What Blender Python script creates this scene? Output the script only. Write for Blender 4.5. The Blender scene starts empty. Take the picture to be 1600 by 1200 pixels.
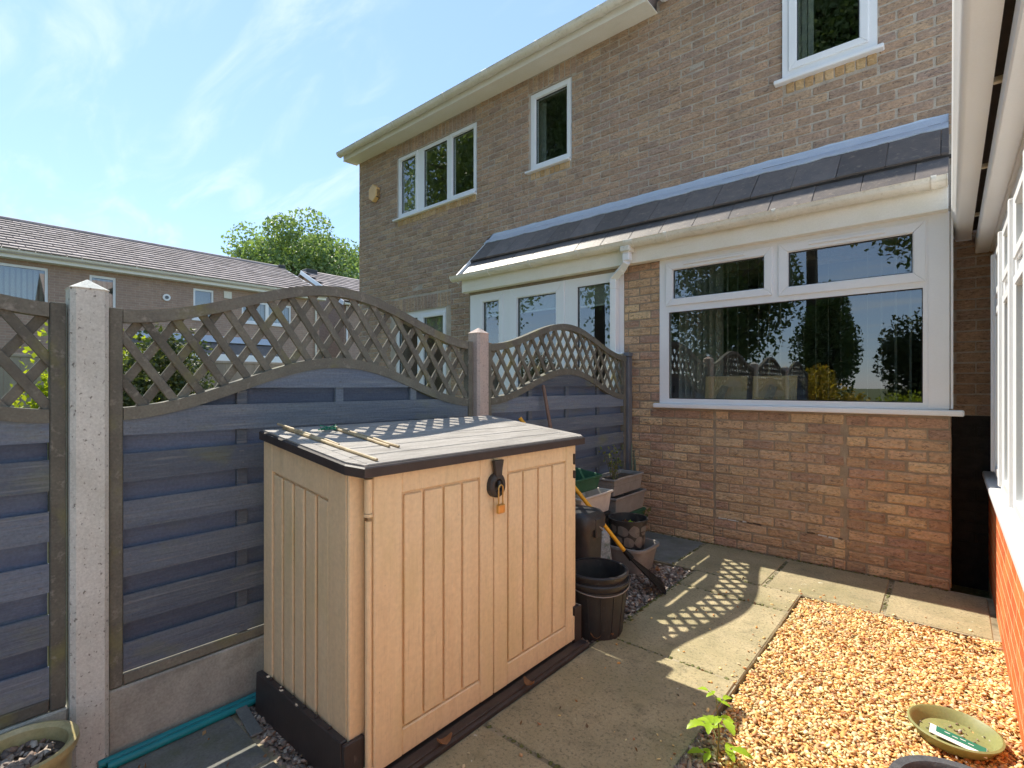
import bpy, bmesh, math, random
import numpy as np
from mathutils import Vector, Matrix
random.seed(7); rng = np.random.default_rng(7)
scene = bpy.context.scene
COL = scene.collection
# ------------------------------------------------------------------ camera
YAW = math.radians(40.73); FPX = 795.6; CAMH = 1.33
cam_d = bpy.data.cameras.new('camera'); cam = bpy.data.objects.new('camera', cam_d); COL.objects.link(cam)
cam.location = (0, 0, CAMH); cam.rotation_euler = (math.radians(90), 0, YAW)
cam_d.sensor_width = 36; cam_d.lens = FPX / 1600 * 36; cam_d.shift_y = 3 / 1600
cam_d.clip_start = 0.02; cam_d.clip_end = 1000
scene.camera = cam
# ------------------------------------------------------------------ light
SUN = Vector((-0.757, 0.045, 1.0)).normalized()
EL = math.asin(SUN.z); ROT = math.atan2(SUN.x, SUN.y)
world = bpy.data.worlds.new('World'); scene.world = world; world.use_nodes = True
wn = world.node_tree.nodes; wl = world.node_tree.links; wn.clear()
sky = wn.new('ShaderNodeTexSky'); sky.sky_type = 'NISHITA'; sky.sun_disc = False
sky.sun_elevation = EL; sky.sun_rotation = ROT; sky.air_density = 1.0; sky.dust_density = 0.05; sky.ozone_density = 3.0
bg = wn.new('ShaderNodeBackground'); bg.inputs[1].default_value = 0.117
wo = wn.new('ShaderNodeOutputWorld')
tcn = wn.new('ShaderNodeTexCoord'); sep = wn.new('ShaderNodeSeparateXYZ'); wl.new(tcn.outputs['Generated'], sep.inputs[0])
zz = wn.new('ShaderNodeMath'); zz.operation = 'ADD'; zz.inputs[1].default_value = 0.12; wl.new(sep.outputs[2], zz.inputs[0])
zm = wn.new('ShaderNodeMath'); zm.operation = 'MAXIMUM'; zm.inputs[1].default_value = 0.05; wl.new(zz.outputs[0], zm.inputs[0])
dx = wn.new('ShaderNodeMath'); dx.operation = 'DIVIDE'; wl.new(sep.outputs[0], dx.inputs[0]); wl.new(zm.outputs[0], dx.inputs[1])
dy = wn.new('ShaderNodeMath'); dy.operation = 'DIVIDE'; wl.new(sep.outputs[1], dy.inputs[0]); wl.new(zm.outputs[0], dy.inputs[1])
cmb = wn.new('ShaderNodeCombineXYZ'); wl.new(dx.outputs[0], cmb.inputs[0]); wl.new(dy.outputs[0], cmb.inputs[1])
mpg = wn.new('ShaderNodeMapping'); mpg.inputs['Scale'].default_value = (1.0, 3.2, 1); mpg.inputs['Rotation'].default_value = (0, 0, math.radians(22)); wl.new(cmb.outputs[0], mpg.inputs[0])
nz = wn.new('ShaderNodeTexNoise'); nz.inputs['Scale'].default_value = 1.5; nz.inputs['Detail'].default_value = 9; nz.inputs['Roughness'].default_value = 0.58; nz.inputs['Distortion'].default_value = 0.7
wl.new(mpg.outputs[0], nz.inputs['Vector'])
cr = wn.new('ShaderNodeMapRange'); cr.inputs[1].default_value = 0.46; cr.inputs[2].default_value = 0.80; cr.inputs[3].default_value = 0.0; cr.inputs[4].default_value = 0.42; cr.interpolation_type = 'SMOOTHSTEP'
wl.new(nz.outputs[0], cr.inputs[0])
mixw = wn.new('ShaderNodeMix'); mixw.data_type = 'RGBA'; mixw.inputs[7].default_value = (3.7, 4.0, 3.9, 1)
veil = wn.new('ShaderNodeMix'); veil.data_type = 'RGBA'; veil.inputs[0].default_value = 0.62; veil.inputs[7].default_value = (1.40, 2.08, 3.2, 1)   # thin even high haze over the whole dome
wl.new(sky.outputs[0], veil.inputs[6])
wl.new(cr.outputs[0], mixw.inputs[0]); wl.new(veil.outputs[2], mixw.inputs[6]); wl.new(mixw.outputs[2], bg.inputs[0]); wl.new(bg.outputs[0], wo.inputs[0])
sun_d = bpy.data.lights.new('sun', 'SUN'); sun_d.energy = 2.75; sun_d.angle = math.radians(0.5); sun_d.color = (1.0, 0.93, 0.80)
sun = bpy.data.objects.new('sun', sun_d); COL.objects.link(sun); sun.location = (-8, 0, 12); sun.rotation_euler = SUN.to_track_quat('Z', 'Y').to_euler()
scene.view_settings.view_transform = 'Standard'; scene.view_settings.look = 'None'; scene.view_settings.gamma = 1; scene.view_settings.use_curve_mapping = False
scene.view_settings.exposure = 1.5
scene.render.engine = 'CYCLES'; scene.cycles.use_denoising = True; scene.cycles.max_bounces = 10; scene.cycles.diffuse_bounces = 8; scene.cycles.transparent_max_bounces = 16
scene.cycles.sample_clamp_indirect = 6

# ------------------------------------------------------------------ helpers
WL = {}
def link(o, parent, w):
    COL.objects.link(o); w = Vector(w)
    if parent is not None:
        o.parent = parent; o.location = w - WL[parent.name]
    else: o.location = w
    WL[o.name] = w; return o
def tag(o, label=None, cat=None, group=None, kind=None):
    if label: o['label'] = label
    if cat: o['category'] = cat
    if group: o['group'] = group
    if kind: o['kind'] = kind
    return o
def thing(name, loc, label, cat, group=None):
    return tag(link(bpy.data.objects.new(name, None), None, loc), label, cat, group)
def copy_tree(o, delta, label=None, parent=None):
    c = o.copy(); COL.objects.link(c); d = Vector(delta)
    WL[c.name] = WL[o.name] + d
    if parent is not None: c.parent = parent
    else: c.location = o.location + d
    if label: c['label'] = label
    for ch in list(o.children): copy_tree(ch, delta, None, c)
    return c
_T = [(s, a) for s in [(i, j, k) for i in (-1, 1) for j in (-1, 1) for k in (-1, 1)] for a in range(3)]
_I = {t: i for i, t in enumerate(_T)}
def _tmpl():
    F = []
    for a in range(3):
        b, c = [x for x in range(3) if x != a]
        for sg in (-1, 1):
            q = []
            for sb, sc in ((-1, -1), (1, -1), (1, 1), (-1, 1)):
                s = [0, 0, 0]; s[a] = sg; s[b] = sb; s[c] = sc; q.append(_I[(tuple(s), a)])
            F.append(q)
    for a, b in ((0, 1), (0, 2), (1, 2)):
        c = 3 - a - b
        for sa in (-1, 1):
            for sb in (-1, 1):
                s = [0, 0, 0]; s[a] = sa; s[b] = sb; s2 = list(s); s[c] = -1; s2[c] = 1
                F.append([_I[(tuple(s), a)], _I[(tuple(s2), a)], _I[(tuple(s2), b)], _I[(tuple(s), b)]])
    for s in [(i, j, k) for i in (-1, 1) for j in (-1, 1) for k in (-1, 1)]:
        F.append([_I[(s, 0)], _I[(s, 1)], _I[(s, 2)]])
    P = np.array([[1.0 * s[k] * (1 if k == a else .8) for k in range(3)] for s, a in _T])
    out = []
    for f in F:
        n = np.cross(P[f[1]] - P[f[0]], P[f[2]] - P[f[0]])
        if n @ P[f].mean(0) < 0: f = f[::-1]
        out.append(f)
    return out
TF = _tmpl(); TS = np.array([t[0] for t in _T], float); TA = np.array([[1.0 if k == t[1] else 0.0 for k in range(3)] for t in _T])
class MB:
    def __init__(s): s.v = []; s.f = []
    def add(s, verts, faces):
        n = len(s.v); s.v += [tuple(p) for p in verts]; s.f += [tuple(i + n for i in f) for f in faces]; return s
    def box(s, x0, x1, y0, y1, z0, z1, c=.003):
        return s.obox(((x0 + x1) / 2, (y0 + y1) / 2, (z0 + z1) / 2), (abs(x1 - x0) / 2, abs(y1 - y0) / 2, abs(z1 - z0) / 2), c)
    def obox(s, cen, h, c=.003, R=None, jit=0):
        h = np.array(h, float); c = min(c, .45 * h.min())
        P = TS * (h - c * (1 - TA))
        if jit: P = P + rng.normal(0, jit, P.shape)
        if R is not None: P = P @ np.array(R).T
        return s.add(P + np.array(cen), TF)
    def beam(s, p0, p1, w, t, nrm=(1, 0, 0), c=.002):
        p0 = np.array(p0, float); p1 = np.array(p1, float); a = p1 - p0; L = np.linalg.norm(a); a /= L
        n = np.array(nrm, float); n -= a * (n @ a); n /= np.linalg.norm(n); b = np.cross(n, a)
        return s.obox((p0 + p1) / 2, (L / 2, w / 2, t / 2), c, np.stack([a, b, n], 1))
    def prism(s, poly, axis, a0, a1):
        # poly: 2D points in the two other axes (order x,y,z minus axis)
        n = len(poly); V = []
        for a in (a0, a1):
            for p in poly:
                q = list(p); q.insert(axis, a); V.append(q)
        F = [tuple(range(n))[::-1], tuple(range(n, 2 * n))] + [(i, (i + 1) % n, n + (i + 1) % n, n + i) for i in range(n)]
        area = sum(poly[i][0] * poly[(i + 1) % n][1] - poly[(i + 1) % n][0] * poly[i][1] for i in range(n))
        if (area < 0) != (axis == 1): F = [f[::-1] for f in F]
        return s.add(V, F)
    def band(s, ys, zt, zb, x0, x1):
        n = len(ys); V = []
        for y, t, b in zip(ys, zt, zb): V += [(x0, y, b), (x0, y, t), (x1, y, t), (x1, y, b)]
        F = [(0, 1, 2, 3), tuple(4 * (n - 1) + i for i in (3, 2, 1, 0))]
        for i in range(n - 1):
            a = 4 * i; b = a + 4
            for k in range(4): F.append((a + k, b + k, b + (k + 1) % 4, a + (k + 1) % 4))
        return s.add(V, F)
    def tube(s, pts, r, seg=10, cap=True):
        pts = [np.array(p, float) for p in pts]; n = len(pts); V = []; rr = r if isinstance(r, (list, tuple)) else [r] * n
        up = None
        for i, p in enumerate(pts):
            t = pts[min(i + 1, n - 1)] - pts[max(i - 1, 0)]; t /= np.linalg.norm(t) + 1e-9
            if up is None: up = np.array([0, 0, 1.]) if abs(t[2]) < .9 else np.array([1., 0, 0])
            u = np.cross(t, up); u /= np.linalg.norm(u) + 1e-9; w = np.cross(t, u); 
            for k in range(seg):
                a = 2 * math.pi * k / seg; V.append(p + rr[i] * (math.cos(a) * u + math.sin(a) * w))
        F = [(i * seg + k, i * seg + (k + 1) % seg, (i + 1) * seg + (k + 1) % seg, (i + 1) * seg + k) for i in range(n - 1) for k in range(seg)]
        F = [f[::-1] for f in F]
        if cap: F += [tuple(range(seg)), tuple(range((n - 1) * seg, n * seg))[::-1]]
        return s.add(V, F)
    def lathe(s, cen, prof, seg=40, sq=None, wob=0):
        V = []; n = len(prof)
        for r, z in prof:
            for k in range(seg):
                a = 2 * math.pi * k / seg; rr = r * (1 + wob * math.sin(3 * a + z * 9))
                ca, sa = math.cos(a), math.sin(a)
                if sq: m = max(abs(ca) / sq[0], abs(sa) / sq[1]); q = (abs(ca / sq[0]) ** 5 + abs(sa / sq[1]) ** 5) ** (1 / 5); rr = r / q
                V.append((cen[0] + rr * ca, cen[1] + rr * sa, cen[2] + z))
        F = [(i * seg + k, i * seg + (k + 1) % seg, (i + 1) * seg + (k + 1) % seg, (i + 1) * seg + k) for i in range(n - 1) for k in range(seg)]
        return s.add(V, F)
    def build(s, name, mat, parent=None, smooth=False, kind=None, origin=None):
        return mesh_obj(name, np.array(s.v, float), s.f, mat, parent, smooth, kind, origin)
def mesh_obj(name, V, F, mat, parent=None, smooth=False, kind=None, origin=None):
    if origin is None: origin = ((V[:, 0].min() + V[:, 0].max()) / 2, (V[:, 1].min() + V[:, 1].max()) / 2, V[:, 2].min())
    o = np.array(origin, float); me = bpy.data.meshes.new(name)
    if isinstance(F, np.ndarray):
        k = F.shape[1]; me.vertices.add(len(V)); me.vertices.foreach_set('co', (V - o).astype(np.float32).ravel())
        me.loops.add(F.size); me.loops.foreach_set('vertex_index', F.astype(np.int32).ravel())
        me.polygons.add(len(F)); me.polygons.foreach_set('loop_start', np.arange(0, F.size, k, dtype=np.int32))
        me.update(calc_edges=True)
    else: me.from_pydata([tuple(p) for p in V - o], [], F)
    if smooth:
        me.polygons.foreach_set('use_smooth', [True] * len(me.polygons))
        if smooth != 'all': me.set_sharp_from_angle(angle=math.radians(40))
    me.materials.append(mat); me.update()
    ob = bpy.data.objects.new(name, me)
    if kind: ob['kind'] = kind
    return link(ob, parent, o)

# ------------------------------------------------------------------ materials
def c4(c): return (c[0], c[1], c[2], 1)
class N:
    def __init__(s, name):
        s.m = bpy.data.materials.new(name); s.m.use_nodes = True; s.t = s.m.node_tree; s.t.nodes.clear()
        s.out = s.t.nodes.new('ShaderNodeOutputMaterial')
    def n(s, t, **k):
        x = s.t.nodes.new('ShaderNode' + t)
        for a, b in k.items(): setattr(x, a, b)
        return x
    def l(s, a, b): s.t.links.new(a, b)
    def pos(s, sc=(1, 1, 1)):
        g = s.n('NewGeometry'); mp = s.n('Mapping'); mp.inputs['Scale'].default_value = sc; s.l(g.outputs['Position'], mp.inputs[0]); return mp.outputs[0]
    def noise(s, sc, st=(1, 1, 1), det=4, rough=.55, dist=0):
        x = s.n('TexNoise'); x.inputs['Scale'].default_value = sc; x.inputs['Detail'].default_value = det; x.inputs['Roughness'].default_value = rough; x.inputs['Distortion'].default_value = dist
        s.l(s.pos(st), x.inputs['Vector']); return x.outputs['Fac']
    def rng(s, v, a, b, c=0, d=1):
        x = s.n('MapRange'); x.inputs[1].default_value = a; x.inputs[2].default_value = b; x.inputs[3].default_value = c; x.inputs[4].default_value = d; s.l(v, x.inputs[0]); return x.outputs[0]
    def mix(s, f, a, b, mode='MIX'):
        x = s.n('Mix', data_type='RGBA', blend_type=mode)
        for v, i in ((f, 0), (a, 6), (b, 7)):
            if hasattr(v, 'links'): s.l(v, x.inputs[i])
            else: x.inputs[i].default_value = v if i == 0 else c4(v)
        return x.outputs[2]
    def math(s, op, a, b=0.0):
        x = s.n('Math', operation=op)
        for v, i in ((a, 0), (b, 1)):
            if hasattr(v, 'links'): s.l(v, x.inputs[i])
            else: x.inputs[i].default_value = v
        return x.outputs[0]
    def rand(s):
        oi = s.n('ObjectInfo'); g = s.n('NewGeometry')
        return s.math('FRACT', s.math('ADD', oi.outputs['Random'], g.outputs['Random Per Island']))
    def ramp(s, v, cols, const=False):
        x = s.n('ValToRGB'); e = x.color_ramp.elements; x.color_ramp.interpolation = 'CONSTANT' if const else 'LINEAR'
        while len(e) < len(cols): e.new(0.5)
        for i, c in enumerate(cols): e[i].position = i / (len(cols) if const else max(1, len(cols) - 1)); e[i].color = c4(c)
        s.l(v, x.inputs[0]); return x.outputs[0]
def M(name, col, col2=None, ns=6, st=(1, 1, 1), palette=None, const=True, rnd=0.0, stains=(), rough=.7, bump=.25, bs=60, bst=(1, 1, 1), bdist=.004, spec=.4, metal=0, fine=.12, fs=120):
    k = N(name)
    if palette: base = k.ramp(k.rand(), palette, const)
    else: base = k.mix(1.0, col, col)
    if col2 is not None:
        base = k.mix(k.rng(k.noise(ns, st, 5), .35, .65), base, col2)
    if fine: base = k.mix(1.0, base, k.ramp(k.noise(fs, (1, 1, 1), 3), [(1 - fine * 2.2,) * 3, (1 + fine * 2.2,) * 3]), 'MULTIPLY')
    if rnd: base = k.mix(1.0, base, k.ramp(k.rand(), [(1 - rnd,) * 3, (1 + rnd,) * 3]), 'MULTIPLY')
    for q in stains:
        c, sc, lo, hi, amt, sst = q[:6]
        base = k.mix(k.rng(k.noise(sc, sst, 6, .6, q[6] if len(q) > 6 else 0), lo, hi, 0, amt), base, c)
    p = k.n('BsdfPrincipled'); k.l(base, p.inputs['Base Color']); p.inputs['Roughness'].default_value = rough; p.inputs['Metallic'].default_value = metal
    p.inputs['Specular IOR Level'].default_value = spec
    if bump:
        b = k.n('Bump'); b.inputs['Strength'].default_value = bump; b.inputs['Distance'].default_value = bdist; k.l(k.noise(bs, bst, 5, .6), b.inputs['Height']); k.l(b.outputs[0], p.inputs['Normal'])
    k.l(p.outputs[0], k.out.inputs[0]); return k.m
def glass_mat(name, ior=2.0, tint=(.8, .85, .85), wav=0.0):
    k = N(name); fr = k.n('Fresnel'); fr.inputs[0].default_value = ior; gg = k.n('NewGeometry'); fac = k.math('MULTIPLY', fr.outputs[0], k.math('SUBTRACT', 1.0, gg.outputs['Backfacing']))
    tr = k.n('BsdfTransparent'); tr.inputs[0].default_value = c4(tint); gl = k.n('BsdfGlossy'); gl.inputs['Roughness'].default_value = .0
    if wav:
        b = k.n('Bump'); b.inputs['Strength'].default_value = wav; b.inputs['Distance'].default_value = .002; k.l(k.noise(3, (1, 1, 1), 1), b.inputs['Height']); k.l(b.outputs[0], gl.inputs['Normal'])
    mx = k.n('MixShader'); k.l(fac, mx.inputs[0]); k.l(tr.outputs[0], mx.inputs[1]); k.l(gl.outputs[0], mx.inputs[2]); k.l(mx.outputs[0], k.out.inputs[0]); return k.m
def leaf_mat(name, cols, trans=.35, rough=.5):
    k = N(name); base = k.ramp(k.rand(), cols, False)
    p = k.n('BsdfPrincipled'); k.l(base, p.inputs['Base Color']); p.inputs['Roughness'].default_value = rough; p.inputs['Specular IOR Level'].default_value = .35
    t = k.n('BsdfTranslucent'); k.l(k.mix(1.0, base, (1.5, 1.6, .6), 'MULTIPLY'), t.inputs[0])
    mx = k.n('MixShader'); mx.inputs[0].default_value = trans; k.l(p.outputs[0], mx.inputs[1]); k.l(t.outputs[0], mx.inputs[2]); k.l(mx.outputs[0], k.out.inputs[0]); return k.m
def brick_tex(name, c1, c2, mortar, sw=.225, sh=.075):
    k = N(name); g = k.n('NewGeometry'); sp = k.n('SeparateXYZ'); k.l(g.outputs['Position'], sp.inputs[0])
    cb = k.n('CombineXYZ'); k.l(k.math('ADD', sp.outputs[0], sp.outputs[1]), cb.inputs[0]); k.l(sp.outputs[2], cb.inputs[1])
    b = k.n('TexBrick'); k.l(cb.outputs[0], b.inputs['Vector']); b.inputs['Scale'].default_value = 1; b.inputs['Brick Width'].default_value = sw; b.inputs['Row Height'].default_value = sh; b.inputs['Mortar Size'].default_value = .008
    b.inputs['Color1'].default_value = c4(c1); b.inputs['Color2'].default_value = c4(c2); b.inputs['Mortar'].default_value = c4(mortar); b.inputs['Bias'].default_value = 0
    base = k.mix(k.rng(k.noise(2.2), .3, .7, 0, .35), b.outputs[0], c2); base = k.mix(1.0, base, k.ramp(k.noise(9), [(.75,) * 3, (1.25,) * 3]), 'MULTIPLY')
    p = k.n('BsdfPrincipled'); k.l(base, p.inputs['Base Color']); p.inputs['Roughness'].default_value = .9
    bu = k.n('Bump'); bu.inputs['Strength'].default_value = .6; bu.inputs['Distance'].default_value = .01; bu.invert = True; k.l(b.outputs['Fac'], bu.inputs['Height']); k.l(bu.outputs[0], p.inputs['Normal'])
    k.l(p.outputs[0], k.out.inputs[0]); return k.m

BR_BUMP = dict(rough=.92, bump=1.0, bs=30, bst=(.6, .6, 1.7), bdist=.03, spec=.15, fine=.17, fs=48, rnd=.13)
CREASE = [((.22, .185, .165), 3.2, .56, .80, .42, (1.4, 1.4, .22)), ((.11, .085, .075), 30, .55, .63, .62, (.6, .6, 1.7), 2.2), ((.62, .52, .42), 38, .58, .68, .50, (.6, .6, 1.6), 1.5), ((.13, .10, .09), 9, .60, .72, .4, (.7, .7, 2.0))]
m_brick = M('rustic_brown_brick', (0, 0, 0), palette=[(0.522, 0.353, 0.236), (0.492, 0.337, 0.233), (0.536, 0.368, 0.245), (0.448, 0.314, 0.23), (0.511, 0.344, 0.233), (0.529, 0.371, 0.25), (0.474, 0.327, 0.233), (0.544, 0.38, 0.25), (0.5, 0.337, 0.227), (0.419, 0.293, 0.221)], stains=[((.27, .215, .19), 6, .5, .75, .5, (1, 1, 2))] + CREASE, **BR_BUMP)
m_brick2 = M('rustic_warm_brick', (0, 0, 0), palette=[(0.629, 0.427, 0.263), (0.544, 0.355, 0.23), (0.665, 0.462, 0.28), (0.472, 0.308, 0.225), (0.605, 0.403, 0.246), (0.653, 0.45, 0.287), (0.521, 0.338, 0.236), (0.67, 0.486, 0.292)], stains=[((.24, .165, .135), 9, .52, .75, .55, (1, 1, 2))] + CREASE, **BR_BUMP)
m_brick3 = M('infill_yellow_brick', (0, 0, 0), palette=[(0.609, 0.441, 0.281), (0.567, 0.399, 0.254), (0.462, 0.315, 0.227), (0.63, 0.462, 0.292), (0.525, 0.367, 0.248), (0.598, 0.42, 0.265)], stains=[((.27, .18, .14), 9, .55, .78, .5, (1, 1, 2))] + CREASE, **BR_BUMP)
m_ybrick = M('yellow_sill_brick', (0, 0, 0), palette=[(.62, .41, .21), (.66, .46, .25), (.55, .36, .19), (.62, .44, .26)], **BR_BUMP)
m_mortar = M('mortar', (.52, .45, .365), (.41, .35, .285), ns=12, rough=.95, bump=.6, bs=200, fine=.15)
m_mortar2 = M('warm_mortar', (.38, .31, .225), (.28, .225, .165), ns=12, rough=.95, bump=.6, bs=200, fine=.15)
m_obrick = M('orange_brick', (0, 0, 0), palette=[(.62, .16, .05), (.56, .135, .05), (.66, .20, .07), (.58, .15, .055)], rough=.85, bump=.5, bs=90, bdist=.004, fine=.12, fs=90, rnd=.08, spec=.2)
m_cmortar = M('cream_mortar', (.66, .47, .25), (.55, .38, .2), ns=20, rough=.95, bump=.4, bs=200)
m_bitumen = M('black_bitumen_paint', (.020, .019, .019), (.035, .032, .029), ns=15, rough=.6, bump=.6, bs=50, spec=.15)
m_upvc = M('white_upvc', (.86, .87, .88), (.83, .84, .855), ns=3, rough=.32, bump=0, fine=.02)
m_upvc_old = M('weathered_upvc', (.80, .76, .66), (.72, .68, .58), ns=5, rough=.45, bump=.08, bs=150, fine=.05, stains=[((.30, .27, .20), 9, .56, .8, .55, (.5, 3, 3)), ((.45, .40, .30), 40, .55, .75, .5, (1, 1, 1))])
m_cream = M('cream_fascia', (.87, .84, .76), (.83, .80, .70), ns=4, rough=.4, bump=.05, fine=.04, stains=[((.45, .38, .26), 6, .6, .85, .4, (.4, 1, 3))])
m_soffit = M('cream_soffit', (.83, .80, .74), (.79, .76, .69), ns=4, rough=.6, bump=.2, bs=90, fine=.05)
m_lead = M('lead_flashing', (.52, .61, .73), (.62, .69, .78), ns=9, st=(1, 3, 3), rough=.30, bump=.45, bs=16, bdist=.010, spec=.6, metal=.12, stains=[((.6, .62, .64), 18, .55, .75, .5, (1, 4, 4))])
m_tile = M('dark_concrete_tile', (.105, .095, .095), (.145, .125, .115), ns=9, rough=.46, spec=.6, bump=.35, bs=120, rnd=.22, fine=.2, fs=160, stains=[((.34, .28, .22), 22, .57, .72, .6, (1, 1, 1)), ((.05, .05, .055), 8, .55, .8, .6, (1, 1, 1))])
m_black = M('black_plastic', (.030, .030, .032), (.045, .043, .043), ns=12, rough=.45, bump=.15, bs=70, fine=.1, stains=[((.12, .11, .10), 30, .6, .78, .5, (1, 1, 1))])
m_ntile = M('terrace_roof_tile', (.30, .25, .235), (.38, .32, .30), ns=4, rough=.85, bump=.3, bs=60, rnd=.22, stains=[((.19, .16, .155), 3, .5, .75, .5, (1, 1, 1)), ((.48, .43, .40), 9, .56, .75, .5, (1, 1, 1))])
m_nbrick = brick_tex('terrace_brick', (.42, .28, .21), (.34, .23, .185), (.44, .355, .28))
m_fence = M('dark_stained_board', (.150, .178, .215), (.115, .142, .192), ns=5, st=(1, .6, 5), rough=.75, bump=.6, bs=45, bst=(1, .12, 2.5), bdist=.007, rnd=.34, fine=.14, stains=[((.21, .22, .07), 3.2, .56, .76, .55, (1, .8, 1.6)), ((.28, .29, .29), 28, .56, .74, .5, (1, .10, 2.5))])
m_fenceb = M('blue_black_board', (.098, .125, .185), (.08, .104, .165), ns=5, st=(1, .6, 5), rough=.75, bump=.6, bs=45, bst=(1, .12, 2.5), bdist=.004, rnd=.18, fine=.14, stains=[((.12, .13, .085), 3.0, .56, .78, .5, (1, .8, 1.6)), ((.20, .20, .21), 26, .62, .76, .35, (1, .15, 2.5))])  # darker, bluer tone for the back boards
m_trell = M('weathered_trellis_wood', (.165, .16, .13), (.125, .12, .10), ns=9, rough=.85, bump=.6, bs=60, bst=(1, .4, .4), bdist=.003, rnd=.2, fine=.16, stains=[((.24, .24, .07), 4, .56, .72, .6, (1, 1, 1)), ((.36, .34, .30), 30, .58, .74, .5, (1, 1, 1))])
m_post = M('concrete_post', (.62, .625, .58), (.54, .545, .50), ns=7, rough=.9, bump=.5, bs=110, fine=.13, fs=140, stains=[((.15, .14, .12), 75, .60, .67, .85, (1, 1, .8)), ((.27, .25, .2), 3, .6, .8, .5, (1, 1, .4))])
m_post2 = M('reddish_lit_concrete_post', (.55, .44, .39), (.47, .385, .345), ns=9, rough=.9, bump=.5, bs=110, fine=.13, stains=[((.18, .15, .13), 75, .58, .68, .7, (1, 1, .8)), ((.50, .47, .43), 10, .55, .75, .5, (4, 4, .3))])  # reddish light falling on this post is put into its concrete colour
m_gboard = M('stained_gravel_board', (.42, .42, .375), (.30, .30, .265), ns=5, st=(1, 1.6, .8), rough=.92, bump=.5, bs=90, fine=.16, stains=[((.44, .42, .37), 6, .55, .75, .6, (1, 3, .5)), ((.10, .10, .07), 5, .52, .8, .7, (1, .6, 1.5))])
m_gmetal = M('grey_metal_post', (.16, .17, .19), (.12, .13, .15), ns=8, rough=.5, bump=.1, fine=.06)
m_slab = M('stone_paving', (.43, .355, .215), (.335, .285, .17), ns=4, rough=.92, bump=.7, bs=150, fine=.24, fs=190, rnd=.08, stains=[((.10, .095, .06), 75, .52, .66, .62, (1, 1, 1)), ((.09, .09, .055), 190, .56, .68, .6, (1, 1, 1)), ((.25, .225, .11), 2.6, .46, .72, .7, (1, 1, 1)), ((.13, .125, .075), 9, .54, .74, .55, (1, 1, 1)), ((.58, .52, .38), 120, .60, .72, .55, (1, 1, 1)), ((.66, .62, .5), 17, .685, .70, .75, (1, 1, 1))])
m_slabd = M('dark_mossy_paving', (.20, .20, .185), (.15, .155, .14), ns=9, rough=.92, bump=.5, bs=120, fine=.2, rnd=.08, stains=[((.22, .21, .15), 24, .55, .7, .55, (1, 1, 1)), ((.09, .11, .05), 6, .5, .75, .6, (1, 1, 1))])
m_joint = M('sandy_joint', (.40, .34, .23), (.12, .105, .065), ns=7, rough=.95, bump=.6, bs=160)
m_gold = M('golden_gravel', (0, 0, 0), palette=[(0.693, 0.369, 0.121), (0.789, 0.552, 0.232), (0.86, 0.746, 0.386), (0.597, 0.288, 0.106), (0.769, 0.482, 0.169), (0.86, 0.772, 0.463), (0.53, 0.317, 0.162), (0.731, 0.431, 0.14), (0.827, 0.635, 0.281), (0.626, 0.431, 0.232), (0.443, 0.217, 0.112), (0.845, 0.655, 0.295), (0.674, 0.349, 0.112), (0.578, 0.492, 0.309)], rough=.7, bump=.25, bs=150, fine=.14, fs=130, rnd=.1)
m_goldbase = M('gravel_bed', (.55, .40, .22), (.42, .28, .14), ns=60, rough=.95, bump=.8, bs=80)
m_dark = M('dark_gravel', (0, 0, 0), palette=[(0.145, 0.116, 0.102), (0.246, 0.189, 0.152), (0.319, 0.261, 0.217), (0.189, 0.145, 0.123), (0.435, 0.377, 0.319), (0.232, 0.145, 0.102), (0.29, 0.232, 0.189)], rough=.8, bump=.3, bs=150, fine=.15, rnd=.12)
m_darkbase = M('dark_soil', (.06, .048, .04), (.09, .07, .055), ns=50, rough=.95, bump=.8, bs=80)
m_lawn = M('rough_grass', (.09, .12, .035), (.13, .13, .06), ns=1.3, rough=.95, bump=.8, bs=40, bdist=.03)
m_beige = M('beige_resin', (.80, .63, .405), (.76, .585, .37), ns=3.0, st=(9, 9, .5), rough=.55, bump=.75, bs=30, bst=(7, 7, .28), bdist=.003, fine=.07, fs=60, stains=[((.60, .50, .24), 4, .52, .78, .55, (1, 1, .5)), ((.55, .42, .25), 26, .58, .74, .45, (5, 5, .22)), ((.36, .28, .19), 90, .68, .74, .6, (1, 1, 1)), ((.45, .37, .25), 7, .60, .78, .4, (2, 2, .6))])
m_brown = M('dark_brown_resin', (.040, .033, .032), (.055, .044, .042), ns=14, rough=.5, bump=.3, bs=40, bst=(5, 5, .4), bdist=.002, fine=.08, stains=[((.16, .14, .13), 45, .68, .76, .6, (1, 1, .3))])
m_lidtop = M('weathered_lid_resin', (.34, .315, .285), (.42, .39, .36), ns=7, st=(3, .6, 1), rough=.6, bump=.8, bs=30, bst=(6, .4, 1), bdist=.004, fine=.13, rnd=.1, stains=[((.15, .13, .115), 11, .5, .68, .65, (5, .35, 1)), ((.50, .47, .42), 30, .6, .75, .5, (3, .6, 1))])
m_brass = M('brass', (.62, .42, .16), (.5, .32, .11), ns=30, rough=.35, bump=.05, metal=.85)
m_bamboo = M('bamboo', (.55, .43, .26), (.36, .27, .16), ns=20, rough=.6, bump=.2, bs=60, rnd=.15)
m_wire = M('green_wire', (.02, .22, .13), rough=.5, bump=0)
m_teal = M('teal_plastic', (.008, .26, .29), (.012, .20, .23), ns=6, rough=.4, bump=.1, fine=.06)
m_olive = M('olive_glaze', (.38, .32, .15), (.46, .40, .22), ns=9, rough=.28, bump=.08, bs=40, stains=[((.15, .11, .045), 8, .55, .75, .6, (1, 1, 1))])
m_soil = M('potting_soil', (.075, .052, .04), (.12, .085, .06), ns=45, rough=.95, bump=.9, bs=60, bdist=.02)
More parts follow.
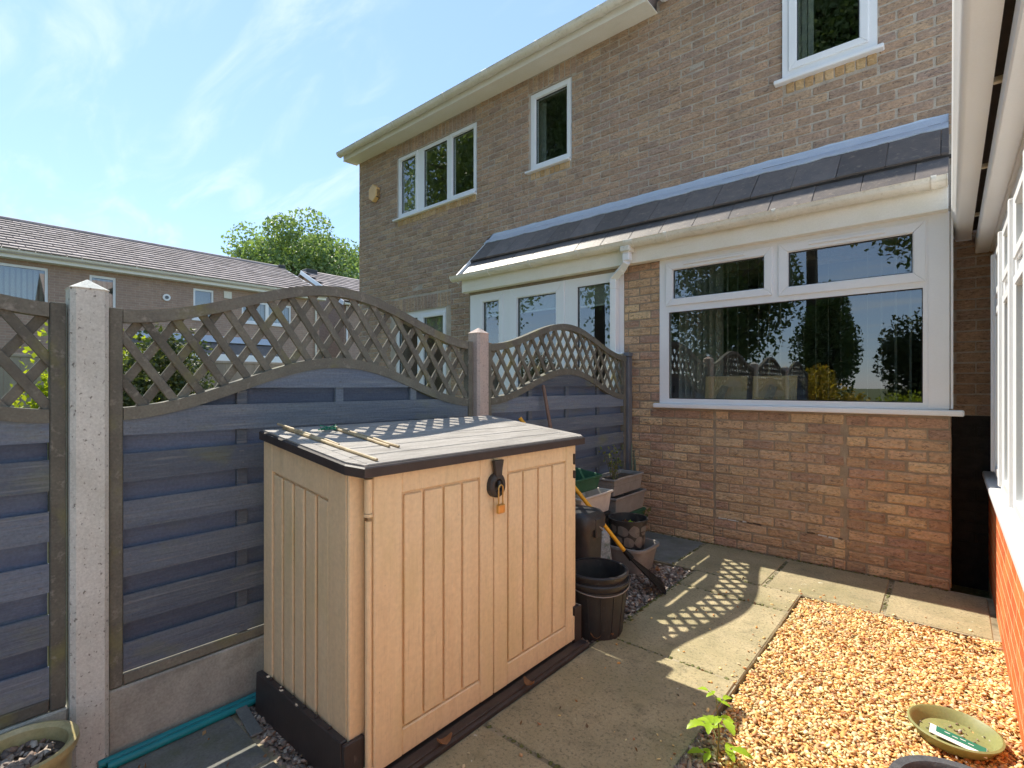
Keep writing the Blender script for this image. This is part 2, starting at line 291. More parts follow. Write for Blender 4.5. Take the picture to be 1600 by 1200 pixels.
m_greendish = M('green_plastic_saucer', (.27, .27, .10), (.20, .21, .085), ns=10, rough=.5, bump=.15, fine=.08, stains=[((.33, .28, .14), 20, .55, .7, .5, (1, 1, 1))])
m_charcoal = M('charcoal_planter', (.055, .06, .07), (.085, .09, .10), ns=50, rough=.8, bump=.4, bs=200, fine=.15)
m_yellow = M('yellow_handle', (.85, .42, .02), (.75, .35, .02), ns=12, rough=.4, bump=.05)
m_handle = M('brown_handle', (.24, .15, .11), (.16, .10, .075), ns=20, st=(1, 1, .2), rough=.6, bump=.2)
m_greybox = M('grey_plastic', (.30, .28, .26), (.24, .22, .205), ns=12, rough=.55, bump=.15, fine=.08)
m_whitebox = M('pale_plastic', (.66, .60, .53), (.58, .52, .46), ns=12, rough=.45, bump=.1, fine=.05)
m_greenbox = M('green_plastic', (.025, .10, .055), (.04, .12, .07), ns=12, rough=.5, bump=.1, fine=.08)
m_stake = M('green_stake', (.10, .15, .11), (.15, .19, .14), ns=20, rough=.5, bump=.1, rnd=.3)
m_bag = M('clear_plastic_bag', (.50, .55, .58), (.28, .34, .36), ns=14, rough=.25, bump=.9, bs=22, bdist=.03, stains=[((.12, .2, .16), 18, .5, .65, .7, (1, 1, 1)), ((.75, .8, .82), 25, .58, .7, .7, (1, 1, 1))])
m_jet = M('jet_black_plastic', (.008, .008, .009), rough=.5, bump=.1, spec=.2)
m_net = M('grey_lace_print', (.19, .17, .155), (.15, .14, .13), ns=20, rough=.7, bump=.1)
m_slate = M('grey_slate', (.20, .21, .20), (.15, .16, .155), ns=20, rough=.8, bump=.3)
m_alarm = M('yellow_alarm_plastic', (.80, .50, .20), (.72, .43, .16), ns=6, rough=.4, bump=.05)
m_room = M('room_plaster', (.36, .34, .31), rough=.9, bump=0, fine=0)
m_floor = M('room_floor', (.18, .13, .09), rough=.8, bump=0)
m_blind = M('blind_fabric', (.50, .48, .42), (.44, .42, .37), ns=30, rough=.8, bump=.1, rnd=.12)
m_card = M('brown_board', (.80, .55, .28), (.74, .49, .24), ns=9, rough=.8, bump=.1)
m_stone = M('pale_window_board', (.62, .62, .60), rough=.5, bump=0)
m_gls = glass_mat('window_glass', 2.75, (.76, .81, .80), .02)
m_cgls = glass_mat('conservatory_glass', 1.9, (.86, .9, .9))
m_lens = M('camera_lens', (.01, .01, .012), rough=.1, bump=0, fine=0)
m_paper = M('plant_label_card', (.85, .87, .86), rough=.5, bump=0, fine=0)
m_papergr = M('plant_label_green_print', (.02, .17, .11), rough=.5, bump=0, fine=0)
m_bark = M('bark', (.12, .09, .065), (.08, .06, .045), ns=8, st=(1, 1, .3), rough=.95, bump=.8, bs=20, bst=(1, 1, .3), bdist=.03)
m_leafA = leaf_mat('bright_tree_leaf', [(.20, .29, .12), (.28, .36, .16), (.13, .20, .085), (.24, .31, .13), (.10, .16, .07)])
m_leafB = leaf_mat('dark_tree_leaf', [(.13, .19, .07), (.20, .26, .09), (.10, .15, .06), (.26, .30, .11)], .4)
m_leafC = leaf_mat('golden_shrub_leaf', [(.42, .30, .03), (.50, .36, .05), (.28, .24, .04), (.38, .22, .04)], .4)
m_leafD = leaf_mat('hedge_leaf', [(.06, .09, .03), (.12, .14, .05), (.04, .065, .025), (.20, .20, .09)], .25)
m_leafE = leaf_mat('lime_shrub_leaf', [(.30, .36, .03), (.40, .43, .04), (.22, .28, .03)], .45)
m_leafF = leaf_mat('seedling_leaf', [(.30, .48, .04), (.38, .55, .05)], .45, .35)
m_leafG = leaf_mat('weed_leaf', [(.10, .14, .05), (.18, .20, .08), (.07, .10, .04)], .35)
m_brownleaf = M('dead_leaf', (.32, .15, .06), (.22, .10, .045), ns=30, rough=.8, bump=.2, rnd=.2)

# ------------------------------------------------------------------ scatter helpers
ICO_V = None
def ico():
    global ICO_V, ICO_F
    bm = bmesh.new(); bmesh.ops.create_icosphere(bm, subdivisions=1, radius=1)
    ICO_V = np.array([v.co[:] for v in bm.verts]); ICO_F = np.array([[v.index for v in f.verts] for f in bm.faces]); bm.free()
ico()
def rotmats(n):
    q = rng.normal(size=(n, 4)); q /= np.linalg.norm(q, axis=1)[:, None]; w, x, y, z = q.T
    return np.stack([np.stack([1 - 2 * (y * y + z * z), 2 * (x * y - z * w), 2 * (x * z + y * w)], 1), np.stack([2 * (x * y + z * w), 1 - 2 * (x * x + z * z), 2 * (y * z - x * w)], 1), np.stack([2 * (x * z - y * w), 2 * (y * z + x * w), 1 - 2 * (x * x + y * y)], 1)], 1)
def stones(name, mat, P, smin, smax, parent=None, flat=.55):
    n = len(P); s = rng.uniform(smin, smax, n) * .5
    sc = np.stack([s * rng.uniform(.95, 1.75, n), s * rng.uniform(.65, 1.1, n), s * rng.uniform(flat * .8, flat * 1.3, n)], 1)
    a = rng.uniform(0, 2 * np.pi, n); t = rng.normal(0, .35, (n, 2))
    ca, sa = np.cos(a), np.sin(a)
    V = ICO_V[None] * (1 + rng.normal(0, .15, (n, len(ICO_V), 1))) * sc[:, None, :]
    x = V[..., 0] * ca[:, None] - V[..., 1] * sa[:, None]; y = V[..., 0] * sa[:, None] + V[..., 1] * ca[:, None]
    z = V[..., 2] + x * t[:, :1] + y * t[:, 1:]
    V = np.stack([x, y, z], 2) + P[:, None, :]
    F = ICO_F[None] + (np.arange(n) * len(ICO_V))[:, None, None]
    return mesh_obj(name, V.reshape(-1, 3), F.reshape(-1, 3), mat, parent, 'all', 'stuff')
def leaves(name, mat, P, size, parent=None, kind=None, out=None, asp=.6):
    n = len(P); R = rotmats(n); s = size * rng.uniform(.6, 1.3, n)
    T = np.array([[-.5, 0, 0], [0, -.5 * asp, .10], [.5, 0, 0], [0, .5 * asp, .10]])
    V = np.einsum('nij,kj->nki', R, T) * s[:, None, None] + P[:, None, :]
    F = np.arange(n * 4).reshape(n, 4)
    return mesh_obj(name, V.reshape(-1, 3), F, mat, parent, False, kind)
def blob_pts(cen, rad, n, shell=.55):
    d = rng.normal(size=(n, 3)); d /= np.linalg.norm(d, axis=1)[:, None]
    return np.array(cen) + d * np.array(rad) * (rng.uniform(shell ** 3, 1, n) ** (1 / 3))[:, None]
def crown_pts(cen, rad, nblob, n, br=.38):
    cen = np.array(cen); rad = np.array(rad); out = []
    for i in range(nblob):
        d = rng.normal(size=3); d /= np.linalg.norm(d); c = cen + d * rad * rng.uniform(.35, .85)
        r = rad * br * rng.uniform(.6, 1.2); out.append(blob_pts(c, r, n // nblob, .3))
    return np.concatenate(out)
def tree(name, base, h, rad, label, cat, mat, n, size, nblob=26, trunk=.2, cz=.62, group=None):
    t = thing(name, base, label, cat, group); b = np.array(base, float); top = b + (0, 0, h * cz)
    tm = MB(); tm.tube([b, b + (.05, .03, h * .2), b + (0, .05, h * .45), top + (0.1, 0, h * .15)], [trunk, trunk * .8, trunk * .6, trunk * .15], 10)
    for i in range(9):
        a = i * 2.4; z = h * (.25 + .035 * i); e = top + np.array([math.cos(a) * rad[0], math.sin(a) * rad[1], rng.uniform(-.3, .5) * rad[2]]) * .75
        s = b + (0, 0.04, z); tm.tube([s, (s + e) / 2 + (0, 0, .12 * h * .3), e], [trunk * .4, trunk * .25, trunk * .06], 6)
    tm.build('trunk', m_bark, t, True)
    leaves('crown', mat, crown_pts(top, rad, nblob, n), size, t)
    return t

# ------------------------------------------------------------------ brick laying
def project(p):
    X, Y, Z = p; d = -math.sin(YAW) * X + math.cos(YAW) * Y; r = math.cos(YAW) * X + math.sin(YAW) * Y
    if d < .1: return None
    return 800 + FPX * r / d, 603 - FPX * (Z - CAMH) / d, d
def lay(a0, a1, z0, z1, holes=(), phase=0.0, L=.215, H=.065, J=.010):
    out = []; k = 0; z = z0
    while z + .03 < z1:
        h = min(H, z1 - z - .002); zc = z + h / 2
        iv = [(a0, a1)]
        for (b0, b1, c0, c1) in holes:
            if c0 < zc < c1:
                nv = []
                for (s, e) in iv:
                    if b1 <= s or b0 >= e: nv.append((s, e))
                    else:
                        if b0 > s: nv.append((s, b0))
                        if b1 < e: nv.append((b1, e))
                iv = nv
        for (s, e) in iv:
            off = phase + (k % 2) * (L + J) / 2; i = math.floor((s - off) / (L + J))
            while True:
                x0 = off + i * (L + J); x1 = x0 + L; i += 1
                if x0 >= e - .01: break
                q0, q1 = max(x0, s + .002), min(x1, e - .002)
                if q1 - q0 > .03: out.append(((q0 + q1) / 2, zc, q1 - q0, h))
        z += H + J; k += 1
    return out
BM_CACHE = {}
def brick_mesh(mat, w, h, d, v, axis):
    key = (mat.name, round(w, 2), round(h, 3), v, axis)
    if key not in BM_CACHE:
        b = MB(); hh = (round(w, 2) / 2, d / 2, h / 2) if axis == 1 else (d / 2, round(w, 2) / 2, h / 2)
        b.obox((0, 0, 0), hh, .006 if mat is not m_obrick else .0012, jit=.0014 if mat is not m_obrick else .00012)
        me = bpy.data.meshes.new('brick'); me.from_pydata(b.v, [], b.f); me.materials.append(mat); me.update(); BM_CACHE[key] = me
    return BM_CACHE[key]
def place_bricks(parent, items, limit=300, stuff_name='brickwork'):
    # items: (centre xyz, width, height, depth, material, axis)
    def size(it):
        p = project(it[0])
        if p is None or not (-20 < p[0] < 1620 and -20 < p[1] < 1220): return 0
        if it[5] == 0: return it[1] * it[2] / p[2] ** 2 * .3
        if it[0][0] < -2.32 and it[0][2] < 1.7: return .2 * it[1] * it[2] / p[2] ** 2
        return it[1] * it[2] / p[2] ** 2
    items = sorted(items, key=size, reverse=True)
    one = [it for it in items[:limit] if size(it) > 0]; rest = items[len(one):]
    for it in one:
        o = bpy.data.objects.new('brick', brick_mesh(it[4], it[1], it[2], it[3], random.randrange(4), it[5]))
        c = Vector(it[0]); c[it[5]] += random.gauss(0, .0016); link(o, parent, c)
    mats = {}
    for it in rest: mats.setdefault(it[4].name, []).append(it)
    for mn, L in mats.items():
        b = MB()
        for it in L:
            c = list(it[0]); c[it[5]] += random.gauss(0, .0016)
            hh = (it[1] / 2, it[3] / 2, it[2] / 2) if it[5] == 1 else (it[3] / 2, it[1] / 2, it[2] / 2)
            b.obox(c, hh, .006, jit=.0014)
        b.build(stuff_name, L[0][4], parent, kind='stuff')
def wallgrid(b, a0, a1, z0, z1, p0, p1, holes, axis=1):
    xs = sorted({a0, a1} | {v for h in holes for v in h[:2] if a0 < v < a1}); zs = sorted({z0, z1} | {v for h in holes for v in h[2:] if z0 < v < z1})
    for j in range(len(zs) - 1):
        run = None
        for i in range(len(xs) - 1):
            xc, zc = (xs[i] + xs[i + 1]) / 2, (zs[j] + zs[j + 1]) / 2
            solid = not any(h[0] < xc < h[1] and h[2] < zc < h[3] for h in holes)
            if solid: run = (run[0], xs[i + 1]) if run else (xs[i], xs[i + 1])
            if run and (not solid or i == len(xs) - 2):
                if axis == 1: b.box(run[0], run[1], p0, p1, zs[j], zs[j + 1], 0)
                else: b.box(p0, p1, run[0], run[1], zs[j], zs[j + 1], 0)
                run = None
    return b
def window(parent, x0, x1, z0, z1, y, lights, sill=None, frame_mat=None, vents=(), name='window'):
    fm = frame_mat or m_upvc
    b = MB(); wallgrid(b, x0, x1, z0, z1, y, y + .06, [l[:4] for l in lights]); w = b.build(name, fm, parent)
    for l in lights:
        gx0, gx1, gz0, gz1 = l[:4]; sw = l[4] if len(l) > 4 else 0
        g = MB(); g.box(gx0 - .004, gx1 + .004, y + .024, y + .030, gz0 - .004, gz1 + .004, 0); g.build('pane', m_gls, w)
        gk = MB()
        for (a, c, e, f) in ((gx0, gx1, gz0, gz0 + .006), (gx0, gx1, gz1 - .006, gz1), (gx0, gx0 + .006, gz0, gz1), (gx1 - .006, gx1, gz0, gz1)): gk.box(a, c, y + .012, y + .0235, e, f, .001)
        gk.build('gasket', m_black, w)
        if sw:
            s = MB(); yy = y - .014
            s.prism([(gx0 - sw, gz0 - sw), (gx1 + sw, gz0 - sw), (gx1 + .004, gz0 - .004), (gx0 - .004, gz0 - .004)], 1, yy, y - .0005)
            s.prism([(gx0 - sw, gz1 + sw), (gx0 - .004, gz1 + .004), (gx1 + .004, gz1 + .004), (gx1 + sw, gz1 + sw)], 1, yy, y - .0005)
            s.prism([(gx0 - sw, gz0 - sw + .0008), (gx0 - .0048, gz0 - .004), (gx0 - .0048, gz1 + .004), (gx0 - sw, gz1 + sw - .0008)], 1, yy, y - .0005)
            s.prism([(gx1 + sw, gz0 - sw + .0008), (gx1 + sw, gz1 + sw - .0008), (gx1 + .0048, gz1 + .004), (gx1 + .0048, gz0 - .004)], 1, yy, y - .0005)
            so = s.build('sash', fm, w); mod = so.modifiers.new('bev', 'BEVEL'); mod.width = .004; mod.segments = 2; mod.limit_method = 'ANGLE'
    for (a, c, e) in vents:
        MB().box(a, c, y - .030, y - .0145, e, e + .014, .003).build('trickle_vent', fm, w)
    if sill:
        MB().box(x0 - sill[0], x1 + sill[1], y - sill[2], y + .05, z0 - sill[3], z0 - .0015, .006).build('sill', fm, w)
    return w

# ------------------------------------------------------------------ setting: ground
def structure(name, b, mat): return b.build(name, mat, None, kind='structure')
gb = MB(); gb.add([(-300, -300, -.10), (300, -300, -.10), (300, 300, -.10), (-300, 300, -.10)], [(0, 1, 2, 3)]); structure('ground', gb, m_lawn)
pv = MB(); pv.box(-2.26, -.722, -2.2, .84, -.09, -.003, 0); pv.box(-1.405, -.722, .84, 3.652, -.09, -.003, 0); pv.box(-2.26, .20, 3.652, 4.372, -.09, -.003, 0)
path = structure('paving', pv, m_joint)
def slab(x0, x1, y0, y1, mat):
    b = MB(); j = lambda: random.uniform(-.003, .003)
    c = ((x0 + x1) / 2, (y0 + y1) / 2, -.02); a = random.gauss(0, .0025); R = Matrix.Rotation(a, 3, 'Z') @ Matrix.Rotation(random.gauss(0, .0025), 3, 'X')
    b.obox(c, ((x1 - x0) / 2 - .007 + j(), (y1 - y0) / 2 - .007 + j(), .022), .008, np.array(R), jit=.0012)
    return b.build('paving_slab', mat, path)
for x0, x1 in ((-2.26, -1.57), (-1.57, -.94), (-.94, -.30), (-.30, .185)): slab(x0, x1, 3.655, 4.345, m_slab if x0 > -1.6 else m_slabd)
for y0, y1 in ((3.33, 3.655), (2.39, 3.33), (1.45, 2.39), (.52, 1.45), (-.40, .52), (-1.3, -.4)): slab(-1.40, -.715, y0, y1, m_slab)
for y0, y1 in ((.18, .825), (-.46, .18), (-1.1, -.46)):
    for x0, x1 in ((-2.24, -1.83), (-1.83, -1.41)): slab(x0, x1, y0, y1, m_slabd)
gv = MB(); gv.box(-.715, .22, -2.0, 3.64, -.09, -.030, 0); golden = structure('gravel_bed', gv, m_goldbase)
n = 44000; P = np.stack([rng.uniform(-.705, .205, n), rng.uniform(.45, 3.640, n), rng.uniform(-.014, .000, n)], 1)
P[:, 2] += .006 * np.sin(P[:, 0] * 7 + 1) * np.sin(P[:, 1] * 5) + np.where(P[:, 0] > .05, (P[:, 0] - .05) * .08, 0)
stones('golden_gravel', m_gold, P, .007, .0205, None, .42)
db = MB(); db.box(-2.26, -1.41, .835, 3.655, -.09, -.035, 0); structure('soil_bed', db, m_darkbase)
n = 5200; P = np.stack([rng.uniform(-2.1, -1.405, n), rng.uniform(2.24, 3.645, n), rng.uniform(-.040, -.010, n)], 1); P = P[(P[:, 0] > -1.98)]
stones('dark_gravel', m_dark, P, .016, .036)
n = 900; P = np.stack([rng.uniform(-2.22, -1.38, n), rng.uniform(.83, .90, n), rng.uniform(-.03, -.002, n)], 1); stones('dark_gravel_strip', m_dark, P, .012, .032)
n = 420; P = np.stack([-.715 + np.abs(rng.normal(0, .045, n)), rng.normal(1.78, .09, n), rng.uniform(.000, .012, n)], 1); stones('dark_chippings', m_dark, P, .012, .026)

n = 70; P = np.concatenate([np.stack([rng.uniform(-1.38, -.75, 40), rng.uniform(.9, 3.5, 40), np.full(40, .006)], 1), np.stack([-.73 - np.abs(rng.normal(0, .05, 60)), rng.uniform(.8, 3.6, 60), np.full(60, .006)], 1), np.stack([rng.uniform(-1.3, .15, 25), 3.66 + np.abs(rng.normal(0, .06, 25)), np.full(25, .006)], 1)])
stones('loose_pebbles', m_gold, P, .005, .016)
m_moss = M('joint_moss', (.10, .115, .03), (.16, .16, .06), ns=60, rough=.95, bump=.5, rnd=.2)
mp = []
for xj in (-1.57, -.94, -.30): mp.append(np.stack([xj + rng.normal(0, .004, 60), rng.uniform(3.66, 4.34, 60), np.full(60, -.003)], 1))
for yj in (3.33, 2.39, 1.45, .52, 3.655): mp.append(np.stack([rng.uniform(-1.39, -.73, 60), yj + rng.normal(0, .004, 60), np.full(60, -.003)], 1))
mp.append(np.stack([rng.uniform(-2.2, 0, 200), 4.352 - np.abs(rng.normal(0, .006, 200)), np.full(200, .0)], 1)); mp.append(np.stack([-1.398 + np.abs(rng.normal(0, .010, 160)), rng.uniform(2.3, 3.6, 160), np.full(160, .001)], 1))
mp = np.concatenate(mp); mp = mp[rng.random(len(mp)) < .75]; stones('moss', m_moss, mp, .006, .022, None, .35)
m_litter = M('leaf_litter', (0, 0, 0), palette=[(.30, .15, .06), (.20, .11, .05), (.36, .24, .11), (.14, .09, .05)], rough=.85, bump=.2)
lp = np.concatenate([np.stack([rng.uniform(-.68, .17, 70), rng.uniform(1.2, 3.6, 70), np.full(70, .004)], 1), np.stack([rng.uniform(-1.95, -1.42, 60), rng.uniform(2.3, 3.6, 60), np.full(60, .002)], 1), np.stack([rng.uniform(-1.38, -.75, 22), rng.uniform(.9, 3.6, 22), np.full(22, .007)], 1), np.stack([rng.uniform(.0, .17, 60), rng.uniform(2.7, 3.6, 60), np.full(60, .006)], 1), np.stack([rng.uniform(-2.2, -1.45, 30), rng.uniform(.3, .9, 30), np.full(30, .008)], 1)])
leaves('leaf_litter', m_litter, lp, .022, None, 'stuff')
# ------------------------------------------------------------------ the house
YM, YE = 4.85, 4.36
house = thing('brick_house', (-3.7, YM, 0), 'brown brick house with white windows and a lean-to tiled roof along its ground floor', 'house')
W1 = (-6.55, -4.80, 3.92, 4.88); W2 = (-3.90, -3.28, 3.935, 4.885); W3 = (-1.095, -.43, 3.955, 5.05); W4 = (-6.60, -5.41, .10, 2.455)
OPEN = (-4.30, -.12, .05, 2.38)
b = MB(); wallgrid(b, -7.598, -2.25, -.1, 5.10, YM + .006, YM + .25, [W1, W2, W4, OPEN]); wallgrid(b, -2.25, 3.2, -.1, 5.20, YM + .006, YM + .25, [W3, OPEN]); b.prism([(-2.25, 5.201), (3.2, 5.201), (.55, 7.5)], 1, YM + .006, YM + .25)
b.box(-7.598, -7.40, YM + .25, 9.0, -.1, 5.1, 0); b.box(3.0, 3.2, YM + .25, 9.0, -.1, 5.2, 0); b.box(-7.598, 3.2, 9.0, 9.2, -.1, 5.2, 0)
b.build('wall', m_mortar, house)
b = MB(); H1 = (-1.99, -.008, 1.13, 2.47); D1 = (-4.42, -2.352, .0, 2.42)
wallgrid(b, -4.45, -.0, -.1, 2.50, YE + .006, YE + .10, [H1, D1]); b.box(-4.45, -4.36, YE + .10, YM + .006, -.1, 2.5, 0); b.box(-.09, .0, YE + .10, YM + .006, -.1, 2.5, 0)
b.build('porch_wall', m_mortar2, house)
items = []
SOL = (W1[0] - .12, W1[1] + .12, 4.88, 5.085)
holesM = [(W1[0], W1[1], 3.80, 4.88), (W1[0] - .02, W1[1] + .06, 4.87, 5.2), (W2[0], W2[1], 3.82, 4.89), (W2[0] - .02, W2[1] + .06, 4.87, 5.2), (W3[0], W3[1], 3.83, 5.3), (W4[0] - .1, W4[1] + .1, 0, 2.67), (-4.49, .0, 0, 3.13)]
for (x, z, w, h) in [q for q in lay(-7.595, .55, 0, 6.28, holesM, .03) if q[1] < 5.085 or (q[0] - q[2] / 2 > -2.25 and q[1] < 5.14 + (q[0] - q[2] / 2 + 2.25) * .8)]:
    items.append(((x, YM + .02, z), w, h, .04, m_brick if not (x > .0 and z < 1.12 + .03 * math.sin(x * 40)) else m_bitumen, 1))
def upright(x0, x1, z0, z1, y, mat, pitch=.075):
    n = max(1, round((x1 - x0) / pitch)); p = (x1 - x0) / n
    for i in range(n): items.append(((x0 + (i + .5) * p, y + .02, (z0 + z1) / 2), p - .010, z1 - z0 - .01, .04, mat, 1))
upright(W1[0] - .02, W1[1] + .06, 4.885, 5.08, YM, m_brick); upright(W2[0] - .02, W2[1] + .06, 4.89, 5.08, YM, m_brick); upright(W4[0] - .1, W4[1] + .1, 2.46, 2.67, YM, m_brick)
upright(W1[0] + .02, W1[1] - .01, 3.80, 3.90, YM - .004, m_ybrick); upright(W2[0] + .02, W2[1] - .02, 3.83, 3.915, YM - .004, m_ybrick); upright(W3[0] + .02, W3[1] - .0, 3.835, 3.925, YM - .004, m_ybrick)
for (x, z, w, h) in lay(-2.35, -1.512, 0, 2.46, [H1], -.05): items.append(((x, YE + .02, z), w, h, .04, m_brick2, 1))
for (x, z, w, h) in lay(-1.512, -.575, 0, .225, [], .03): items.append(((x, YE + .02, z), w, h, .04, m_brick2, 1))
for (x, z, w, h) in lay(-1.500, -.585, .228, 1.13, [], .08): items.append(((x, YE + .0195, z), w, h, .04, m_brick3, 1))
for (x, z, w, h) in lay(-.572, .004, 0, 1.13, [], .004): items.append(((x, YE + .02, z), w, h, .04, m_brick2, 1))
for (y, z, w, h) in lay(YE + .05, YM, 0, 1.13, [], .0): items.append(((-.016, y, z), w, h, .04, m_brick2, 0))
place_bricks(house, items, 300)

x = -1.495; zc = .226
while x < -.60:
    L_ = rng.uniform(.012, .075); zc = .224 + .6 * (zc - .224) + rng.normal(0, .003)
    if rng.random() < .8:
        b = MB(); b.obox((x + L_ / 2, YE + .003, zc), (L_ / 2, .005, rng.uniform(.0018, .0055)), .0015, np.array(Matrix.Rotation(rng.normal(0, .06), 3, 'Y')), jit=.0012); b.build('loose_mortar', m_stone if rng.random() < .6 else m_brown, house)
    x += L_ + rng.uniform(.0, .02)
# windows
def sub(w, name, b, mat): return b.build(name, mat, w)
w = window(house, *W1, YM + .03, [(-6.47, -6.12, 4.00, 4.82, .055), (-5.93, -5.42, 3.98, 4.83), (-5.30, -4.88, 4.00, 4.82, .055)], (.05, -.0, .085, .03))
w = window(house, *W2, YM + .03, [(-3.82, -3.36, 4.02, 4.81, .058)], (.03, -.01, .085, .025))
w = window(house, *W3, YM - .02, [(-.985, -.545, 4.075, 4.93, .06)], (.06, .045, .04, .035))
w = window(house, *W4, YM + .03, [(-6.53, -6.08, .20, 2.36), (-5.93, -5.50, .20, 2.34, .055)])
sub(w, 'roller_blind', MB().box(-5.96, -5.47, YM + .10, YM + .106, 2.12, 2.36, .001), m_blind)
big = window(house, -1.99, -.008, 1.175, 2.465, YE - .006, [(-1.905, -.139, 1.217, 1.985), (-1.865, -1.118, 2.103, 2.356, .062), (-.945, -.193, 2.092, 2.356, .068)], (.045, .075, .045, .04), vents=[(-1.76, -1.26, 2.385), (-.80, -.34, 2.385)])
sub(big, 'corner_post', MB().box(-.112, -.004, YE - .012, YE - .0065, 1.18, 2.46, .002), m_upvc)
sub(big, 'side_return', MB().box(.0005, .014, YE - .010, YE + .12, 1.18, 2.46, .002), m_upvc)
door = window(house, -4.42, -2.352, .0, 2.425, YE - .004, [(-4.20, -3.95, .2, 2.32, .07), (-3.67, -3.14, .25, 2.31, .11), (-2.875, -2.50, .2, 2.335)], name='door_screen')
for (a, c, t, bt) in ((-4.21, -3.94, 2.32, 2.17), (-3.68, -3.13, 2.31, 2.17), (-2.89, -2.49, 2.335, 2.15)):
    sub(door, 'pleated_blind', MB().box(a, c, YE + .060, YE + .075, bt, t, .001), m_blind); sub(door, 'blind_rail', MB().box(a, c, YE + .058, YE + .078, bt - .02, bt - .001, .003), m_upvc)
sub(door, 'blind_cord', MB().tube([(-2.74, YE + .065, 2.14), (-2.74, YE + .065, 1.2)], .003, 5), m_upvc)
# blinds in the big window
for i in range(7): sub(big, 'blind_slat', MB().obox((-1.86 + i * .055, YE + .20, 1.80), (.044, .0006, .60), .0002, np.array(Matrix.Rotation(1.1, 3, 'Z'))), m_blind)
for i in range(18): sub(big, 'blind_slat', MB().obox((-1.46 + i * .083, YE + .20, 1.80), (.0435, .0006, .60), .0002, np.array(Matrix.Rotation(1.74 + .05 * math.sin(i), 3, 'Z'))), m_blind)
sub(big, 'blind_track', MB().box(-1.9, -.10, YE + .18, YE + .22, 2.41, 2.44, .003), m_upvc)
MB().box(.006, .22, YM + .0035, YM + .0058, -.1, 1.12, 0).build('bitumen_paint', m_bitumen, house)
MB().box(-1.98, -.10, YE + .056, YE + .55, 1.185, 1.2105, .004).build('window_board', m_stone, house)
# interior shell
b = MB(); b.box(-4.36, -.09, YM + .25, YM + .26, -.02, .0, 0)
for (x0, x1, z0, z1) in ((-7.39, 2.99, .0, 2.5), (-7.39, 2.99, 2.62, 5.06)):
    b.box(x0, x1, 8.6, 8.62, z0, z1, 0); b.box(x0, x1, YE + .11 if z0 < 1 else YM + .26, 8.6, z1 + .002, z1 + .02, 0) if z0 > 1 else b.box(x0, x1, YM + .26, 8.6, z1 + .002, z1 + .02, 0)
for x in (-4.75, -2.25, -.02): b.box(x, x + .02, YM + .26, 8.59, .0, 2.5, 0)
for x in (-4.2, -2.3, .6): b.box(x, x + .02, YM + .26, 8.59, 2.62, 5.06, 0)
b.build('interior_wall', m_room, house)
b = MB(); b.box(-7.39, 2.99, YM + .251, 8.6, -.05, -.003, 0); b.box(-4.35, -.1, YE + .101, YM + .25, -.05, -.004, 0); b.box(-7.39, 2.99, YM + .251, 8.6, 2.56, 2.60, 0); b.build('interior_floor', m_floor, house)
for (x0, x1) in ((W1[0] + .05, W1[0] + .45), (-3.86, -3.72), (-1.07, -.86)):
    b = MB(); 
    for i in range(int((x1 - x0) / .05)): b.obox((x0 + .05 * i, YM + .2, 4.4), (.022, .008, .5), .004)
    b.build('curtain', m_blind, house)
# lean-to roof
RA = np.array([4.24, 2.63]); RB = np.array([4.80, 3.17]); RLEN = float(np.linalg.norm(RB - RA)); sd = (RB - RA) / RLEN; nd = np.array([-sd[1], sd[0]])
Rm = np.array([[1, 0, 0], [0, sd[0], nd[0]], [0, sd[1], nd[1]]])
def on_roof(x, t, k): q = RA + sd * t + nd * k; return (x, q[0], q[1])
roof = MB()
roof.prism([(4.27, 2.50), (4.27, 2.60), (4.79, 3.10), (YM + .005, 3.10), (YM + .005, 2.50)], 0, -4.47, -.012); roof = roof.build('lean_to_roof', m_black, house)
def rtile(x, t0, t1, k, w=.294):
    b = MB(); x0, x1 = max(x - w / 2, -4.475), min(x + w / 2, -.008)
    if x1 - x0 < .03: return
    b.obox(on_roof((x0 + x1) / 2, (t0 + t1) / 2, k), ((x1 - x0) / 2, (t1 - t0) / 2, .010), .003, Rm @ np.array(Matrix.Rotation(random.gauss(0, .004), 3, 'X')), jit=.0008); b.build('roof_tile', m_tile, roof)
for i in range(17): rtile(-.04 - .15 - .297 * i + .29, .285, .775, .048) ; rtile(-.178 + .15 - .297 * i, -.03, .34, .014)
MB().obox(on_roof(-2.25, .288, .022), (2.255, .004, .014), .002, Rm).build('tile_shadow_strip', m_black, roof)  # black strip drawn as the shadow line under the upper tile course
MB().obox(on_roof(-4.488, .36, .02), (.010, .41, .035), .004, Rm).build('verge_trim', m_upvc, roof)
MB().obox(on_roof(-4.505, .14, .0), (.006, .19, .05), .003, Rm).build('verge_trim', m_upvc, roof)
b = MB(); nseg = 60; V = []; F = []
for i in range(nseg + 1):
    x = -4.50 + 4.49 * i / nseg; wv = .004 * math.sin(i * .9) + .003 * math.sin(i * 2.3)
    q1 = on_roof(x, .665 + wv, .066 + wv * .5); q2 = on_roof(x, .745, .068); V += [q1, q2, (x, YM - .014 + wv * .4, 3.21), (x, YM - .008, 3.300 + wv * .8), (x, YM + .002, 3.302), (q1[0], q1[1] + .006, q1[2] - .006)]
for i in range(nseg):
    for k in range(5): F.append((6 * i + k, 6 * i + 6 + k, 6 * i + 7 + k, 6 * i + 1 + k))
    F.append((6 * i + 5, 6 * i + 11, 6 * i + 6, 6 * i))
F += [(5, 4, 3, 2, 1, 0), tuple(6 * nseg + k for k in range(6))]
b.add(V, F); fl = b.build('lead_flashing', m_lead, house, True)
MB().box(-4.46, -.01, 4.262, 4.276, 2.455, 2.61, .003).build('fascia', m_cream, house)
